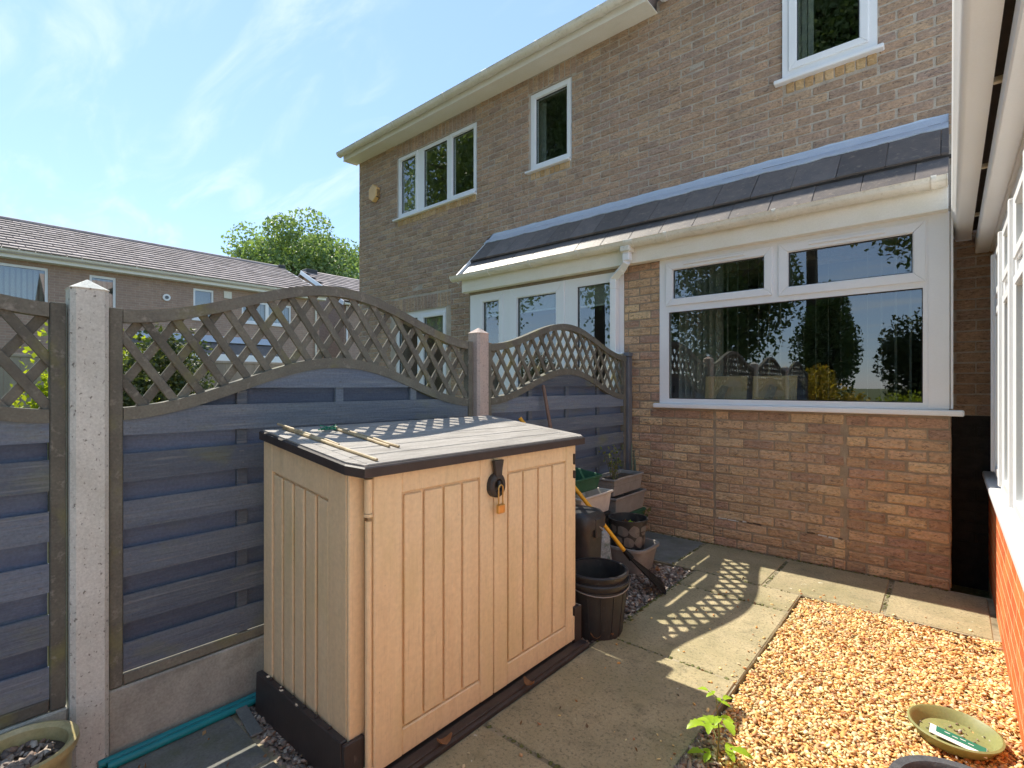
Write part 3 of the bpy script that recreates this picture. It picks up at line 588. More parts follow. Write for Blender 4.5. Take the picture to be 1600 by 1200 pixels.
MB().box(-4.46, -.01, 4.277, YE - .002, 2.458, 2.470, .002).build('soffit', m_cream, house)
MB().box(-4.47, -4.455, 4.262, YE + .02, 2.45, 2.60, .003).build('fascia_end', m_cream, house)
def gutter(parent, x0, x1, yc, zc, r, mat, brackets, joints=(), name='gutter'):
    n = 12; arc = [(yc - r * math.cos(math.pi * i / n), zc - r * math.sin(math.pi * i / n)) for i in range(n + 1)]; inn = [(yc - (r - .004) * math.cos(math.pi * i / n), zc - (r - .004) * math.sin(math.pi * i / n)) for i in range(n + 1)][::-1]
    g = MB(); g.prism([(arc[0][0] - .004, arc[0][1] + .004)] + arc + inn, 0, x0, x1); g = g.build(name, mat, parent, True)
    for x, hw, rr in [(q, .014, .007) for q in brackets] + [(q, .045, .005) for q in joints]:
        a2 = [(yc - (r + rr) * math.cos(math.pi * i / n), zc - (r + rr) * math.sin(math.pi * i / n)) for i in range(n + 1)]; i2 = [(yc - (r + .0015) * math.cos(math.pi * i / n), zc - (r + .0015) * math.sin(math.pi * i / n)) for i in range(n + 1)][::-1]
        k = MB(); k.prism([(a2[0][0] + .003, a2[0][1] + .010)] + a2 + i2 + [(i2[-1][0], i2[-1][1] + .010)], 0, x - hw, x + hw); k.build('bracket', mat, g, True)
    for x in (x0, x1):
        k = MB(); k.prism([(yc - r - .004, zc + .005)] + [(yc - (r + .004) * math.cos(math.pi * i / n), zc - (r + .004) * math.sin(math.pi * i / n)) for i in range(n + 1)] + [(yc + r + .004, zc + .005)], 0, x - .003, x + .003); k.build('end_cap', mat, g)
    return g
gutter(house, -4.56, -.014, 4.202, 2.640, .056, m_upvc_old, [-.08, -1.0, -1.85, -2.75, -3.35, -3.95], [-2.2])
gutter(house, -7.66, -2.24, 4.522, 5.165, .058, m_upvc_old, [-2.7, -3.5, -5.05, -5.65, -6.15, -6.65, -7.1, -7.45], [-4.3])
MB().box(-7.64, -2.24, 4.585, 4.600, 5.062, 5.24, .003).build('fascia', m_soffit, house)
MB().box(-7.64, -2.24, 4.601, YM + .004, 5.087, 5.10, .002).build('soffit', m_cream, house)
MB().prism([(4.590, 5.061), (YM + .0, 5.075), (YM + .0, 5.24), (4.590, 5.24)], 0, -7.655, -7.641).build('barge_end', m_cream, house)
b = MB(); b.prism([(4.56, 5.175), (4.56, 5.205), (7.1, 6.78), (9.5, 5.4), (9.5, 5.35), (7.1, 6.72)], 0, -7.70, -2.255); b.prism([(-2.32, 5.20), (.55, 7.56), (3.4, 5.20), (3.4, 5.42), (.55, 7.80), (-2.32, 5.42)], 1, 4.455, 9.4); b.build('main_roof', m_ntile, house)
b = MB(); pts = [(-2.235, 4.202, 2.60), (-2.235, 4.202, 2.535), (-2.235, 4.205, 2.47), (-2.30, 4.25, 2.42), (-2.425, 4.305, 2.355), (-2.425, 4.31, 2.25), (-2.425, 4.31, .05)]
dp = MB()
for p, q in zip(pts[:-1], pts[1:]): dp.beam(p, q, .066, .066, (0, 1, .001) if abs(p[0] - q[0]) < .02 else (0, 1, 1), .006)
dp = dp.build('downpipe', m_upvc, house)
b = MB(); b.box(-2.285, -2.185, 4.148, 4.258, 2.545, 2.60, .01); b.build('gutter_outlet', m_upvc_old, dp)
MB().box(-2.465, -2.32, 4.27, 4.352, 1.625, 1.645, .004).build('pipe_clip', m_upvc, dp)

# small fixtures on the wall
t = thing('alarm_box', (-7.10, YM, 4.38), 'hexagonal yellow alarm siren box high on the brick wall near its left corner', 'alarm box')
hexp = [(-7.10 + .125 * math.cos(math.pi / 3 * i + math.pi / 6), 4.46 + .145 * math.sin(math.pi / 3 * i + math.pi / 6)) for i in range(6)]
b = MB(); b.prism(hexp, 1, YM - .075, YM - .001); o = b.build('cover', m_alarm, t); md = o.modifiers.new('bev', 'BEVEL'); md.width = .012; md.segments = 2
for i in range(6): MB().box(-7.010 + .0, -6.985, YM - .066 , YM - .012, 4.375 + i * .022, 4.385 + i * .022, .002).build('grille_slot', m_brown, t)
t = thing('security_camera', (-2.14, YM, 5.12), 'small white dome security camera beside the end of the upper gutter', 'camera')
b = MB(); b.lathe((-2.14, YM - .06, 5.19), [(.0, -.055), (.03, -.05), (.05, -.03), (.055, 0), (.05, .03), (.0, .05)], 18); b.build('body', m_upvc, t, True)
b = MB(); b.tube([(-2.14, YM - .10, 5.165), (-2.145, YM - .122, 5.155)], [.03, .026], 14); b.build('lens', m_lens, t, True)
MB().box(-2.16, -2.12, YM - .06, YM + .003, 5.20, 5.23, .004).build('bracket', m_upvc, t)
t = thing('wall_light', (-1.62, YM, 4.92), 'small white fixture cut by the top edge left of the upper right window', 'wall fixture')
b = MB(); b.lathe((-1.62, YM - .07, 4.98), [(.0, -.055), (.035, -.045), (.055, 0), (.06, .08), (.0, .085)], 18); b.build('body', m_upvc, t, True); MB().box(-1.66, -1.58, YM - .05, YM + .003, 5.0, 5.08, .005).build('mount', m_upvc, t)
for lab, x0, x1 in (('brown backed picture frame at the left, turned round inside the big window', -1.62, -1.277), ('brown backed picture frame at the right, turned round inside the big window', -1.233, -.908)):
    t = thing('picture_frame', ((x0 + x1) / 2, YE + .11, 1.21), lab, 'picture frame', 'picture frames on the window board')
    MB().obox(((x0 + x1) / 2, YE + .108, 1.312), ((x1 - x0) / 2, .006, .10), .003, np.array(Matrix.Rotation(-.10, 3, 'X'))).build('back_board', m_card, t)
    MB().beam(((x0 + x1) / 2 - .04, YE + .062, 1.212), ((x0 + x1) / 2 + .0, YE + .094, 1.33), .06, .005, (0, 1, 0)).build('strut', m_bamboo, t)

# ------------------------------------------------------------------ conservatory
XC = .20
cons = thing('conservatory', (1.6, 2.0, 0), 'white framed conservatory on a low orange brick wall at the right edge', 'conservatory')
b = MB(); b.box(XC + .0006, XC + .20, -1.6, YM - .01, -.1, .698, 0); b.build('dwarf_wall', m_cmortar, cons)
it = [((XC + .02, y, z), w, h, .04, m_obrick, 0) for (y, z, w, h) in lay(-1.6, YM - .02, 0.01, .698, [], .05)]
def place_side(parent, items):
    for q in items:
        p = project(q[0])
        o = bpy.data.objects.new('brick', brick_mesh(q[4], q[1], q[2], q[3], random.randrange(4), 0)); link(o, parent, Vector(q[0]))
place_side(cons, it[:300])
for y0, y1 in ((-1.6, .75), (.755, 3.795), (3.80, YM - .012)): MB().box(.168, XC + .34, y0, y1, .700, .738, .007).build('sill', m_upvc, cons)
MY = [4.30 - .615 * i for i in range(10)]
ff = MB(); ff.box(XC + .02, XC + .09, -1.6, 4.815, .739, .80, .004); ff.box(XC + .02, XC + .09, -1.6, 4.815, 2.14, 2.255, .004); ff.build('frame', m_upvc, cons)
MB().box(XC + .015, XC + .095, 4.335, 4.815, .801, 2.139, .004).build('end_panel', m_upvc, cons)
for i, y in enumerate(MY):
    m = MB(); m.box(XC + .008, XC + .10, y - .033, y + .033, .801, 2.139, .005); m.box(XC - .012, XC + .0075, y - .016, y + .016, .805, 2.135, .004); m.build('mullion', m_upvc, cons)
for y0, y1 in zip(MY[1:], MY[:-1]):
    a, c = y0 + .034, y1 - .034
    tr = MB(); tr.box(XC + .02, XC + .09, a, c, 1.80, 1.86, .003); tr = tr.build('transom', m_upvc, cons)
    for z0, z1 in ((.801, 1.799), (1.861, 2.139)):
        s = MB(); sw = .05
        s.box(XC + .002, XC + .07, a + .002, a + sw, z0 + .002, z1 - .002, .006); s.box(XC + .002, XC + .07, c - sw, c - .002, z0 + .002, z1 - .002, .006)
        s.box(XC + .003, XC + .069, a + sw, c - sw, z0 + .002, z0 + sw, .006); s.box(XC + .003, XC + .069, a + sw, c - sw, z1 - sw, z1 - .002, .006)
        s = s.build('sash', m_upvc, cons)
        MB().box(XC + .035, XC + .041, a + sw - .004, c - sw + .004, z0 + sw - .004, z1 - sw + .004, 0).build('pane', m_cgls, s)
# eaves gutter
gp = [(.004, 2.462), (.004, 2.425), (.010, 2.402), (.018, 2.392), (.020, 2.380), (.034, 2.362), (.046, 2.358), (.110, 2.358), (.110, 2.462), (.104, 2.462), (.104, 2.368), (.046, 2.366), (.024, 2.385), (.010, 2.430), (.010, 2.462)]
g = MB(); g.prism([(x, z) for x, z in gp], 1, -1.7, 4.795); gt = g.build('gutter', m_upvc, cons, True)
MB().prism([(.000, 2.466), (.000, 2.42), (.014, 2.388), (.030, 2.355), (.114, 2.352), (.114, 2.466)], 1, 4.796, 4.806).build('end_cap', m_upvc, gt)
for y in (.6, 1.5, 2.4, 3.3, 4.2): MB().box(.111, .15, y - .01, y + .01, 2.365, 2.385, .002).build('gutter_clip', m_upvc_old, gt)
MB().box(.130, .205, -1.7, 4.82, 2.256, 2.345, .006).build('eaves_beam', m_upvc, cons); MB().box(.111, .205, -1.7, 4.82, 2.420, 2.440, .002).build('gap_shade_strip', m_brown, cons); MB().box(.150, .205, -1.7, 4.82, 2.346, 2.4195, .002).build('gap_shade_back', m_brown, cons)  # both brown strips stand in for shade in the gap behind the gutter
MB().box(.206, .40, -1.7, 4.82, 2.257, 2.42, .004).build('head', m_upvc, cons)
b = MB(); b.prism([(.20, 2.425), (3.2, 3.30), (3.2, 3.33), (.20, 2.455)], 1, -1.7, 4.83); b.build('roof', m_upvc, cons)
b = MB(); b.box(XC + .21, 3.2, -1.6, 4.84, -.05, .02, 0); b.build('floor', m_floor, cons)
b = MB(); b.box(3.1, 3.2, -1.6, 4.84, .03, .7, 0); b.box(XC + .21, 3.09, -1.7, -1.6, .03, .7, 0); b.build('far_wall', m_room, cons)
b = MB()
for i in range(6): b.box(3.1, 3.17, -1.6 + 1.25 * i, -1.52 + 1.25 * i, .7, 3.1, .003)
b.box(3.1, 3.17, -1.6, 4.84, 2.2, 2.3, .003); b.build('far_frame', m_upvc, cons)
b = MB()
for i in range(14): b.obox((XC + .16, 2.5 + .14 * i, 1.45), (.045, .001, .65), .0005, np.array(Matrix.Rotation(.5, 3, 'Z')))
b.build('vertical_blind', m_blind, cons)

# ------------------------------------------------------------------ fence
XF = -2.30
def ftop(s, L): return 1.607 + .209 * (1 - math.cos(2 * math.pi * s / L)) / 2
def fbt(s, L): return 1.250 + .218 * (1 - math.cos(2 * math.pi * s / L)) / 2
def fbb(s, L): return 1.205 + .214 * (1 - math.cos(2 * math.pi * s / L)) / 2
def fence_panel(y0, y1, label):
    L = y1 - y0; t = thing('trellis_fence', (XF, (y0 + y1) / 2, .24), label, 'fence panel', 'arched trellis fence panels')
    S = [L * i / 60 for i in range(61)]; sx = .022
    for a in (0, L - .042):
        MB().box(XF - sx, XF + sx + .004, y0 + a + .001, y0 + a + .041, .243, 1.612, .003).build('stile', m_trell, t)
    Sc = [.043 + (L - .086) * i / 60 for i in range(61)]
    MB().band([y0 + s for s in Sc], [ftop(s, L) for s in Sc], [ftop(s, L) - .047 for s in Sc], XF - sx, XF + sx).build('top_rail', m_trell, t)
    MB().band([y0 + s for s in Sc], [fbt(s, L) for s in Sc], [fbb(s, L) for s in Sc], XF - sx - .002, XF + sx + .003).build('arch_rail', m_trell, t)
    MB().box(XF - sx, XF + sx, y0 + .043, y1 - .043, .243, .283, .003).build('bottom_rail', m_trell, t)
    for q in (.25, .5, .75): 
        s = L * q; MB().box(XF - .010, XF + .010, y0 + s - .021, y0 + s + .021, .284, fbb(s, L) + .01, .002).build('batten', m_fence, t)
    def board(zb, zt, x0, x1, mt):
        ok = [s for s in Sc if fbt(s, L) - .012 > zb + .015]
        if len(ok) < 4: return
        dz = random.gauss(0, .0022); tw = random.gauss(0, .0028)
        MB().band([y0 + s for s in ok], [min(zt, fbt(s, L) - .012) + dz for s in ok], [zb + dz + tw * s for s in ok], x0, x1).build('board', mt, t)
    for k in range(7):
        zb = .2885 + .1725 * k; board(zb, zb + .103, XF + .0105, XF + .0195, m_fence)
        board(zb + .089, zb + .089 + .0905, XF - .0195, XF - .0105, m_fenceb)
    nb = MB()
    for k in range(7):
        for q in (.035, .25, .5, .75, .965):
            for dz in (.025, .075):
                if fbb(L * q, L) > .29 + .1725 * k + dz: nb.box(XF + .0196, XF + .0212, y0 + L * q - .003 + rng.normal(0, .006), y0 + L * q + .003, .29 + .1725 * k + dz - .003, .29 + .1725 * k + dz + .003, .0005)
    nb.build('nail', m_gmetal, t, kind='stuff')
    for sg in (1, -1):
        for k in range(-4, 24):
            s0 = .05 + .112 * k; seg = []
            for i in range(200):
                z = 1.22 + .60 * i / 199; s = s0 - sg * (z - 1.5) / 1.43
                if .03 < s < L - .03 and fbt(s, L) - .015 < z < ftop(s, L) - .034: seg.append((s, z))
            if len(seg) < 8: continue
            (sa, za), (sb, zb) = seg[0], seg[-1]; x = XF + .0065 if sg == 1 else XF - .0065
            MB().beam((x, y0 + sa, za), (x, y0 + sb, zb), .031, .0125, (1, 0, 0), .002).build('trellis_slat', m_trell, t)
    return t
p1 = fence_panel(.438, 2.268, 'arched trellis fence panel directly behind the beige storage shed')
fence_panel(2.398, 4.262, 'arched trellis fence panel between the reddish-lit post and the house wall')
copy_tree(p1, (0, -1.945, 0), 'arched trellis fence panel cut by the left edge, beyond the pale concrete post')
copy_tree(p1, (0, -3.89, 0), 'arched trellis fence panel behind the camera, seen only mirrored in the big window')
def fence_post(y, mat, label, h=1.66):
    t = thing('fence_post', (-2.29, y, 0), label, 'fence post', 'concrete fence posts'); b = MB(); w = .0525; x0, x1 = -2.345, -2.240; c = .014
    prof = [(x0 + c, y - w), (x1 - c, y - w), (x1, y - w + c), (x1, y + w - c), (x1 - c, y + w), (x0 + c, y + w), (x0, y + w - c), (x0, y - w + c)]
    V = [(p[0], p[1], -.08) for p in prof] + [(p[0], p[1], h) for p in prof] + [(-2.2925 + (p[0] + 2.2925) * 1.05, y + (p[1] - y) * 1.05, h + .006) for p in prof] + [(-2.2925, y, h + .043)]
    F = [(i, (i + 1) % 8, 8 + (i + 1) % 8, 8 + i) for i in range(8)] + [(8 + i, 8 + (i + 1) % 8, 16 + (i + 1) % 8, 16 + i) for i in range(8)] + [(16 + i, 16 + (i + 1) % 8, 24) for i in range(8)]
    b.add(V, F); b.build('post', mat, t); return t
fence_post(.3815, m_post, 'pale grey concrete fence post at the left, beside the glazed pot'); fence_post(2.333, m_post2, 'reddish-lit concrete fence post rising behind the storage shed')
fence_post(-1.5635, m_post, 'concrete fence post behind the camera at the far left of the garden')
def gravel_board(y0, y1, label): tag(MB().box(-2.318, -2.272, y0, y1, -.08, .2385, .006).build('gravel_board', m_gboard, None), label, 'gravel board', 'concrete boards under the fence')
gravel_board(.435, 2.279, 'stained concrete gravel board under the fence behind the storage shed'); gravel_board(2.387, 4.26, 'concrete gravel board under the fence next to the house wall'); gravel_board(-1.51, .328, 'concrete gravel board under the fence at the left edge'); gravel_board(-3.45, -1.617, 'concrete gravel board behind the camera')
t = thing('metal_post', (-2.275, 4.31, 0), 'slim dark grey post between fence panel and brick wall', 'post')
MB().box(-2.30, -2.25, 4.268, 4.335, -.05, 1.60, .005).build('shaft', m_gmetal, t); MB().box(-2.305, -2.245, 4.264, 4.339, 1.601, 1.64, .006).build('cap', m_gmetal, t)

# ------------------------------------------------------------------ storage shed
shed = thing('storage_shed', (-1.8, 1.55, 0), 'beige plastic garden storage shed with brown lid and two doors', 'storage shed')
SL, SR, SB, SF = .918, 2.205, -2.135, -1.515
def ztop(x): return 1.148 - (x + 2.14) * .1147 - .034 + .0185
b = MB(); b.box(-2.17, -1.395, .895, 2.235, -.03, .022, .010); b.box(-1.44, -1.40, .99, 2.18, .0225, .034, .004); b.build('base_plate', m_brown, shed)
b = MB(); b.prism([(SB, .02), (SF, .02), (SF, ztop(SF) - .02), (SB, ztop(SB) - .02)], 1, SL + .014, SR - .014); b.build('body', m_beige, shed)
def side(y, sg, nm):
    s = MB()
    f0, f1 = (y, y + .014) if sg < 0 else (y - .014, y)
    s.prism([(SB, .02), (SB + .075, .02), (SB + .075, ztop(SB + .075) - .02), (SB, ztop(SB) - .02)], 1, f0, f1)
    s.prism([(SF - .115, .02), (SF, .02), (SF, ztop(SF) - .02), (SF - .115, ztop(SF - .115) - .02)], 1, f0, f1)
    a, c = SB + .0755, SF - .1155
    s.prism([(a, ztop(a) - .135), (c, ztop(c) - .135), (c, ztop(c) - .02), (a, ztop(a) - .02)], 1, f0, f1)
    s = s.build(nm, m_beige, shed); m = s.modifiers.new('bev', 'BEVEL'); m.width = .003; m.segments = 2; m.limit_method = 'ANGLE'
    n = 5; w = (c - a) / n
    for i in range(n):
        u0, u1 = a + w * i + .007, a + w * (i + 1) - .006
        q = MB(); q.prism([(u0, .02), (u1, .02), (u1, ztop(u1) - .146), (u0, ztop(u0) - .146)], 1, f0 + .003, f1 - .0005) if sg > 0 else q.prism([(u0, .02), (u1, .02), (u1, ztop(u1) - .146), (u0, ztop(u0) - .146)], 1, f0 + .0005 + .003, f1)
        q = q.build('plank', m_beige, s); m = q.modifiers.new('bev', 'BEVEL'); m.width = .006; m.segments = 2; m.limit_method = 'ANGLE'
side(SL, -1, 'side_panel'); side(SR, 1, 'side_panel')
# corner pillars at the front
MB().box(SF + .0005, SF + .016, SL + .001, SL + .062, .02, ztop(SF) - .024, .004).build('corner_pillar', m_beige, shed)
MB().box(SF + .0005, SF + .050, SR - .040, SR, .02, ztop(SF) - .026, .004).build('corner_pillar', m_beige, shed)
# dark skirt
sk = MB(); sk.prism([(SB - .02, .0), (SF + .02, .0), (SF + .008, .165), (SB - .008, .165)], 1, SL - .026, SL - .0005)
sk.prism([(SL - .026, .0), (SL + .056, .0), (SL + .05, .165), (SL - .026, .165)], 0, SF + .0165, SF + .034); sk = sk.build('skirt', m_brown, shed); m = sk.modifiers.new('bev', 'BEVEL'); m.width = .003; m.limit_method = 'ANGLE'
for i in range(6): MB().box(SB + .09 + .088 * i, SB + .10 + .088 * i, SL - .018, SL - .004, .155, .172, .002).build('clip', m_brown, sk)
sk = MB(); sk.prism([(SB - .02, .0), (SF + .06, .0), (SF + .055, .20), (SB - .01, .20)], 1, SR + .0005, SR + .022); sk.prism([(SR - .036, .0), (SR + .022, .0), (SR + .022, .20), (SR - .036, .20)], 0, SF + .0505, SF + .07); sk.build('skirt', m_brown, shed)
# doors
def shed_door(y0, y1, stl, str_, hinge_left):
    X0, X1 = -1.495, -1.452; zb, zt = .035, 1.032; d = MB()
    d.box(X0, X1, y0, y0 + stl, zb, zt, .004); d.box(X0, X1, y1 - str_, y1, zb, zt, .004)
    a, c = y0 + stl + .0006, y1 - str_ - .0006
    d.box(X0, X1 - .001, a, c, zb, .128, .004); d.box(X0, X1 - .001, a, c, .955, zt, .004); d.box(X0, X1 - .016, a, c, .12, .96, 0)
    d = d.build('door', m_beige, shed); n = 4; w = (c - a) / n
    for i in range(n): 
        q = MB(); q.box(X1 - .0155, X1 - .0035, a + w * i + (.012 if i == 0 else .006), a + w * (i + 1) - .006, .135, .946, .006); q.build('plank', m_beige, d)
    return d
d1 = shed_door(.985, 1.568, .115, .078, True); d2 = shed_door(1.573, 2.163, .085, .062, False)
hx, hy = -1.468, .972
for z0, z1, r in ((.045, .060, .016), (.062, .88, .0115), (.895, .905, .016), (.907, 1.02, .014)):
    k = MB(); k.tube([(hx, hy, z0), (hx, hy, z1)], r, 12); k.build('hinge', m_beige, d1, True)
MB().box(-1.47, -1.448, 2.150, 2.172, .04, .16, .003).build('hinge', m_beige, d2)
for z0, z1 in ((.93, .985), (.86, .90)): MB().box(-1.458, -1.446, 2.168, 2.176, z0, z1, .002).build('hinge', m_brown, d2)
# lid
lid = MB(); x0, x1, y0, y1 = -2.135, -1.425, .900, 2.262; cf = .040
def lz(x): return 1.148 - (x + 2.14) * .082 / .715
def lidpoly(x0, x1, y0, y1, cf, dz): return [(x, y, lz(x) + dz) for x, y in ((x0, y0), (x1 - cf * 1.7, y0), (x1, y0 + cf * .75), (x1, y1 - cf * .8), (x1 - cf * .8, y1), (x0, y1))]
A = lidpoly(x0, x1, y0, y1, cf, -.034); B = lidpoly(x0, x1, y0, y1, cf, -.004); Cc = lidpoly(x0 + .004, x1 - .005, y0 + .005, y1 - .005, cf, 0)
F = [tuple(range(6))[::-1]] + [(i, (i + 1) % 6, 6 + (i + 1) % 6, 6 + i) for i in range(6)] + [(6 + i, 6 + (i + 1) % 6, 12 + (i + 1) % 6, 12 + i) for i in range(6)] + [tuple(range(12, 18))]
lid.add(A + B + Cc, F); lid = lid.build('lid', m_brown, shed)
npl = 6; sl = -.082 / .715; xa = x0 + .012; xb = x1 - .014; w = (xb - xa) / npl
for i in range(npl):
    c = xa + w * (i + .5); ya, yb = y0 + .055, y1 - .075
    q = MB(); q.obox((c, (ya + yb) / 2, lz(c) + .0025), (w / 2 - .0022, (yb - ya) / 2, .0035), .0015, np.array(Matrix.Rotation(-math.atan(sl), 3, 'Y'))); q.build('plank', m_lidtop, lid)
for yy0, yy1, off in ((y0 + .010, y0 + .052, cf), (y1 - .072, y1 - .010, cf * .8)):
    q = MB(); lft = yy0 < 1.5
    poly = [(xa, yy0), (xb - (cf * 1.6 if lft else 0), yy0), (xb, yy0 + cf * .7 if lft else yy0), (xb, yy1 if lft else yy1 - cf * .7), (xb - (0 if lft else cf * .7), yy1), (xa, yy1)]
    V = [(x, y, lz(x) - .001) for x, y in poly] + [(x, y, lz(x) + .0055) for x, y in poly]
    q.add(V, [tuple(range(6))[::-1], tuple(range(6, 12))] + [(i, (i + 1) % 6, 6 + (i + 1) % 6, 6 + i) for i in range(6)]); q.build('end_board', m_lidtop, lid)
# hasp
hp = MB(); hp.prism([(1.545, 1.02), (1.602, 1.02), (1.594, .985), (1.590, .955), (1.556, .955), (1.553, .985)], 0, -1.440, -1.424)
V = []; ring = 24; ccy, ccz = 1.573, .915
hp2 = [(.047, -.004), (.047, .016), (.040, .022), (.026, .022), (.022, .016), (.022, -.004)]
for k in range(ring):
    a = 2 * math.pi * k / ring
    for r, dxx in hp2: V.append((-1.448 + dxx, ccy + r * math.cos(a) * (1 + .12 * max(0, -math.sin(a))), ccz + r * 1.08 * math.sin(a)))
m_ = len(hp2); hp.add(V, [(k * m_ + j, ((k + 1) % ring) * m_ + j, ((k + 1) % ring) * m_ + (j + 1) % m_, k * m_ + (j + 1) % m_) for k in range(ring) for j in range(m_)])
hp.box(-1.450, -1.438, 1.545, 1.60, .885, .945, .003); hp.box(-1.438, -1.418, 1.566, 1.582, .905, .935, .004); hp.build('hasp', m_black, lid, True)
t = thing('padlock', (-1.415, 1.576, .80), 'small brass padlock with a long shackle hanging from the shed hasp', 'padlock')
MB().box(-1.428, -1.410, 1.556, 1.596, .800, .838, .003).build('lock_body', m_brass, t)
b = MB(); b.tube([(-1.419, 1.563, .836), (-1.419, 1.563, .905)] + [(-1.419, 1.576 - .013 * math.cos(a), .905 + .013 * math.sin(a)) for a in np.linspace(.4, 2.75, 6)] + [(-1.419, 1.589, .905), (-1.419, 1.589, .836)], .0032, 8); b.build('shackle', m_brass, t, True)
# canes on the lid
def cane(p, q, r, label):
    t = thing('bamboo_cane', p, label, 'cane', 'short canes on the shed lid'); b = MB(); p, q = np.array(p), np.array(q); pts = [p + (q - p) * k / 6 + (0, 0, rng.normal(0, .0008)) for k in range(7)]
    b.tube(pts, [r * (1.15 if k in (2, 4) else 1) for k in range(7)], 8); b.build('stem', m_bamboo, t, True); return t
def lidp(x, y, r): return (x, y, lz(x) + .006 + r)
cane(lidp(-2.10, .985, .006), lidp(-1.46, 1.0, .006), .0058, 'long pale bamboo cane lying across the lid, reaching its front edge')
cane(lidp(-2.13, .975, .019), lidp(-1.72, 1.012, .007), .005, 'dark thin bamboo cane resting on the long cane at the back')
cane(lidp(-2.05, 1.17, .006), lidp(-1.62, 1.165, .006), .0055, 'left short bamboo cane of the pair beside the green wire')
cane(lidp(-2.04, 1.185, .006), lidp(-1.60, 1.195, .006), .0055, 'right short bamboo cane of the pair beside the green wire')
b = MB(); b.tube([lidp(-2.0 + .03 * math.sin(k * 1.9), 1.13 + .035 * math.cos(k * 1.3), .004 + .010 * (k % 3)) for k in range(14)], .0022, 6); tag(b.build('garden_wire', m_wire, None, True), 'tangle of green garden wire between the canes on the lid', 'wire')

# ------------------------------------------------------------------ clutter by the fence
def bucket(cen, rb, rt, h, z0, mat, name, label, ribs=True, cat='bucket', stack=True):
    t = thing(name, (cen[0], cen[1], z0), label, cat); c = (cen[0], cen[1], z0)
    b = MB(); b.lathe(c, [(0, .0), (rb, 0), (rb + (rt - rb) * .8, h * .8), (rt, h), (rt - .006, h), (rb - .004, .01), (0, .01)], 44); b.build('body', mat, t, True)
    b = MB(); b.lathe(c, [(rt * .97, h * .86), (rt + .006, h * .86), (rt + .006, h * .89), (rt * .985, h * .89)], 44); b.lathe(c, [(rt - .004, h - .012), (rt + .010, h - .012), (rt + .012, h), (rt + .006, h + .006), (rt - .006, h + .004)], 44); b.build('rim', mat, t, True)
    if ribs:
        for k in range(14):
            a = 2 * math.pi * k / 14; b = MB(); p = lambda q: (c[0] + math.cos(a) * (rb + (rt - rb) * q + .001), c[1] + math.sin(a) * (rb + (rt - rb) * q + .001), z0 + h * q)
            b.beam(p(.02), p(.85), .005, .004, (math.cos(a), math.sin(a), 0)); b.build('rib', mat, t)
    return t
t = bucket((-1.465, 2.415), .130, .165, .30, -.012, m_black, 'bucket', 'dusty black ribbed bucket beside the right end of the shed')
b = MB(); b.tube([(-1.465 + .174 * math.cos(a), 2.415 + .174 * math.sin(a), .255 + .012 * math.sin(a * 2)) for a in np.linspace(-2.2, 1.2, 16)], .003, 6); b.build('handle', m_greybox, t, True)
t = bucket((-1.467, 2.417), .134, .158, .30, .030, m_black, 'bucket', 'inner black bucket nested in the dusty ribbed one', False)
t = thing('caddy_bin', (-1.70, 2.60, 0), 'black lidded caddy bin standing between shed and planters', 'bin')
b = MB(); b.lathe((-1.70, 2.60, -.012), [(0, 0), (.095, 0), (.112, .47), (.118, .47), (.118, .50), (0, .50)], 40, (1, 1)); b.build('body', m_black, t, True)
b = MB(); b.lathe((-1.70, 2.60, .49), [(0, 0), (.128, 0), (.130, .05), (.118, .075), (.10, .095), (0, .105)], 40, (1, 1)); b.build('lid', m_black, t, True)
b = MB(); b.box(-1.585, -1.565, 2.57, 2.63, .44, .55, .005); b.build('clip', m_black, t); b = MB(); b.tube([(-1.60 + .01 * k, 2.50 + .035 * k, .50 + .03 * math.sin(k)) for k in range(5)], .005, 6); b.build('handle', m_greybox, t, True)
def trough(c, hx, hy, z0, h, mat, label, fill=None, tilt=0, name='planter_trough'):
    t = thing(name, (c[0], c[1], z0), label, 'planter'); b = MB(); k = .84
    def loop(a, q, z): return [(c[0] + sx * hx * a, c[1] + sy * hy * (1 - (1 - a) * hx / hy), z + tilt * sx * hx) for sx, sy in ((-1, -1), (1, -1), (1, 1), (-1, 1))]
    Ls = [loop(k, 0, z0), loop(.97, 0, z0 + h - .02), loop(1.06, 0, z0 + h - .018), loop(1.06, 0, z0 + h), loop(.98, 0, z0 + h), loop(k - .03, 0, z0 + .012)]
    V = [p for L_ in Ls for p in L_]; F = [(4 * i + j, 4 * i + (j + 1) % 4, 4 * i + 4 + (j + 1) % 4, 4 * i + 4 + j) for i in range(5) for j in range(4)] + [(3, 2, 1, 0), (20, 21, 22, 23)]
    b.add(V, F); o = b.build('tub', mat, t); m = o.modifiers.new('bev', 'BEVEL'); m.width = .008; m.segments = 2; m.limit_method = 'ANGLE'
    if fill: 
        q = loop(.93, 0, z0 + h * .8); b = MB(); b.add(q + [(p[0], p[1], p[2] - .03) for p in q], [(0, 1, 2, 3), (7, 6, 5, 4), (0, 4, 5, 1), (1, 5, 6, 2), (2, 6, 7, 3), (3, 7, 4, 0)]); b.build('soil', fill, t)
    return t
t = thing('plastic_crate', (-2.10, 3.26, 0), 'dark plastic crate under the stack of planters by the fence', 'crate')
MB().box(-2.22, -1.99, 3.04, 3.46, -.02, .34, .01).build('body', m_black, t); MB().box(-2.23, -1.98, 3.03, 3.47, .341, .37, .006).build('rim', m_black, t)
trough((-2.09, 3.245), .125, .215, .375, .16, m_whitebox, 'pale planter trough stacked below the green one')
trough((-2.13, 3.17), .12, .20, .565, .11, m_greenbox, 'dark green planter trough tilted on the pale trough', None, -.12)
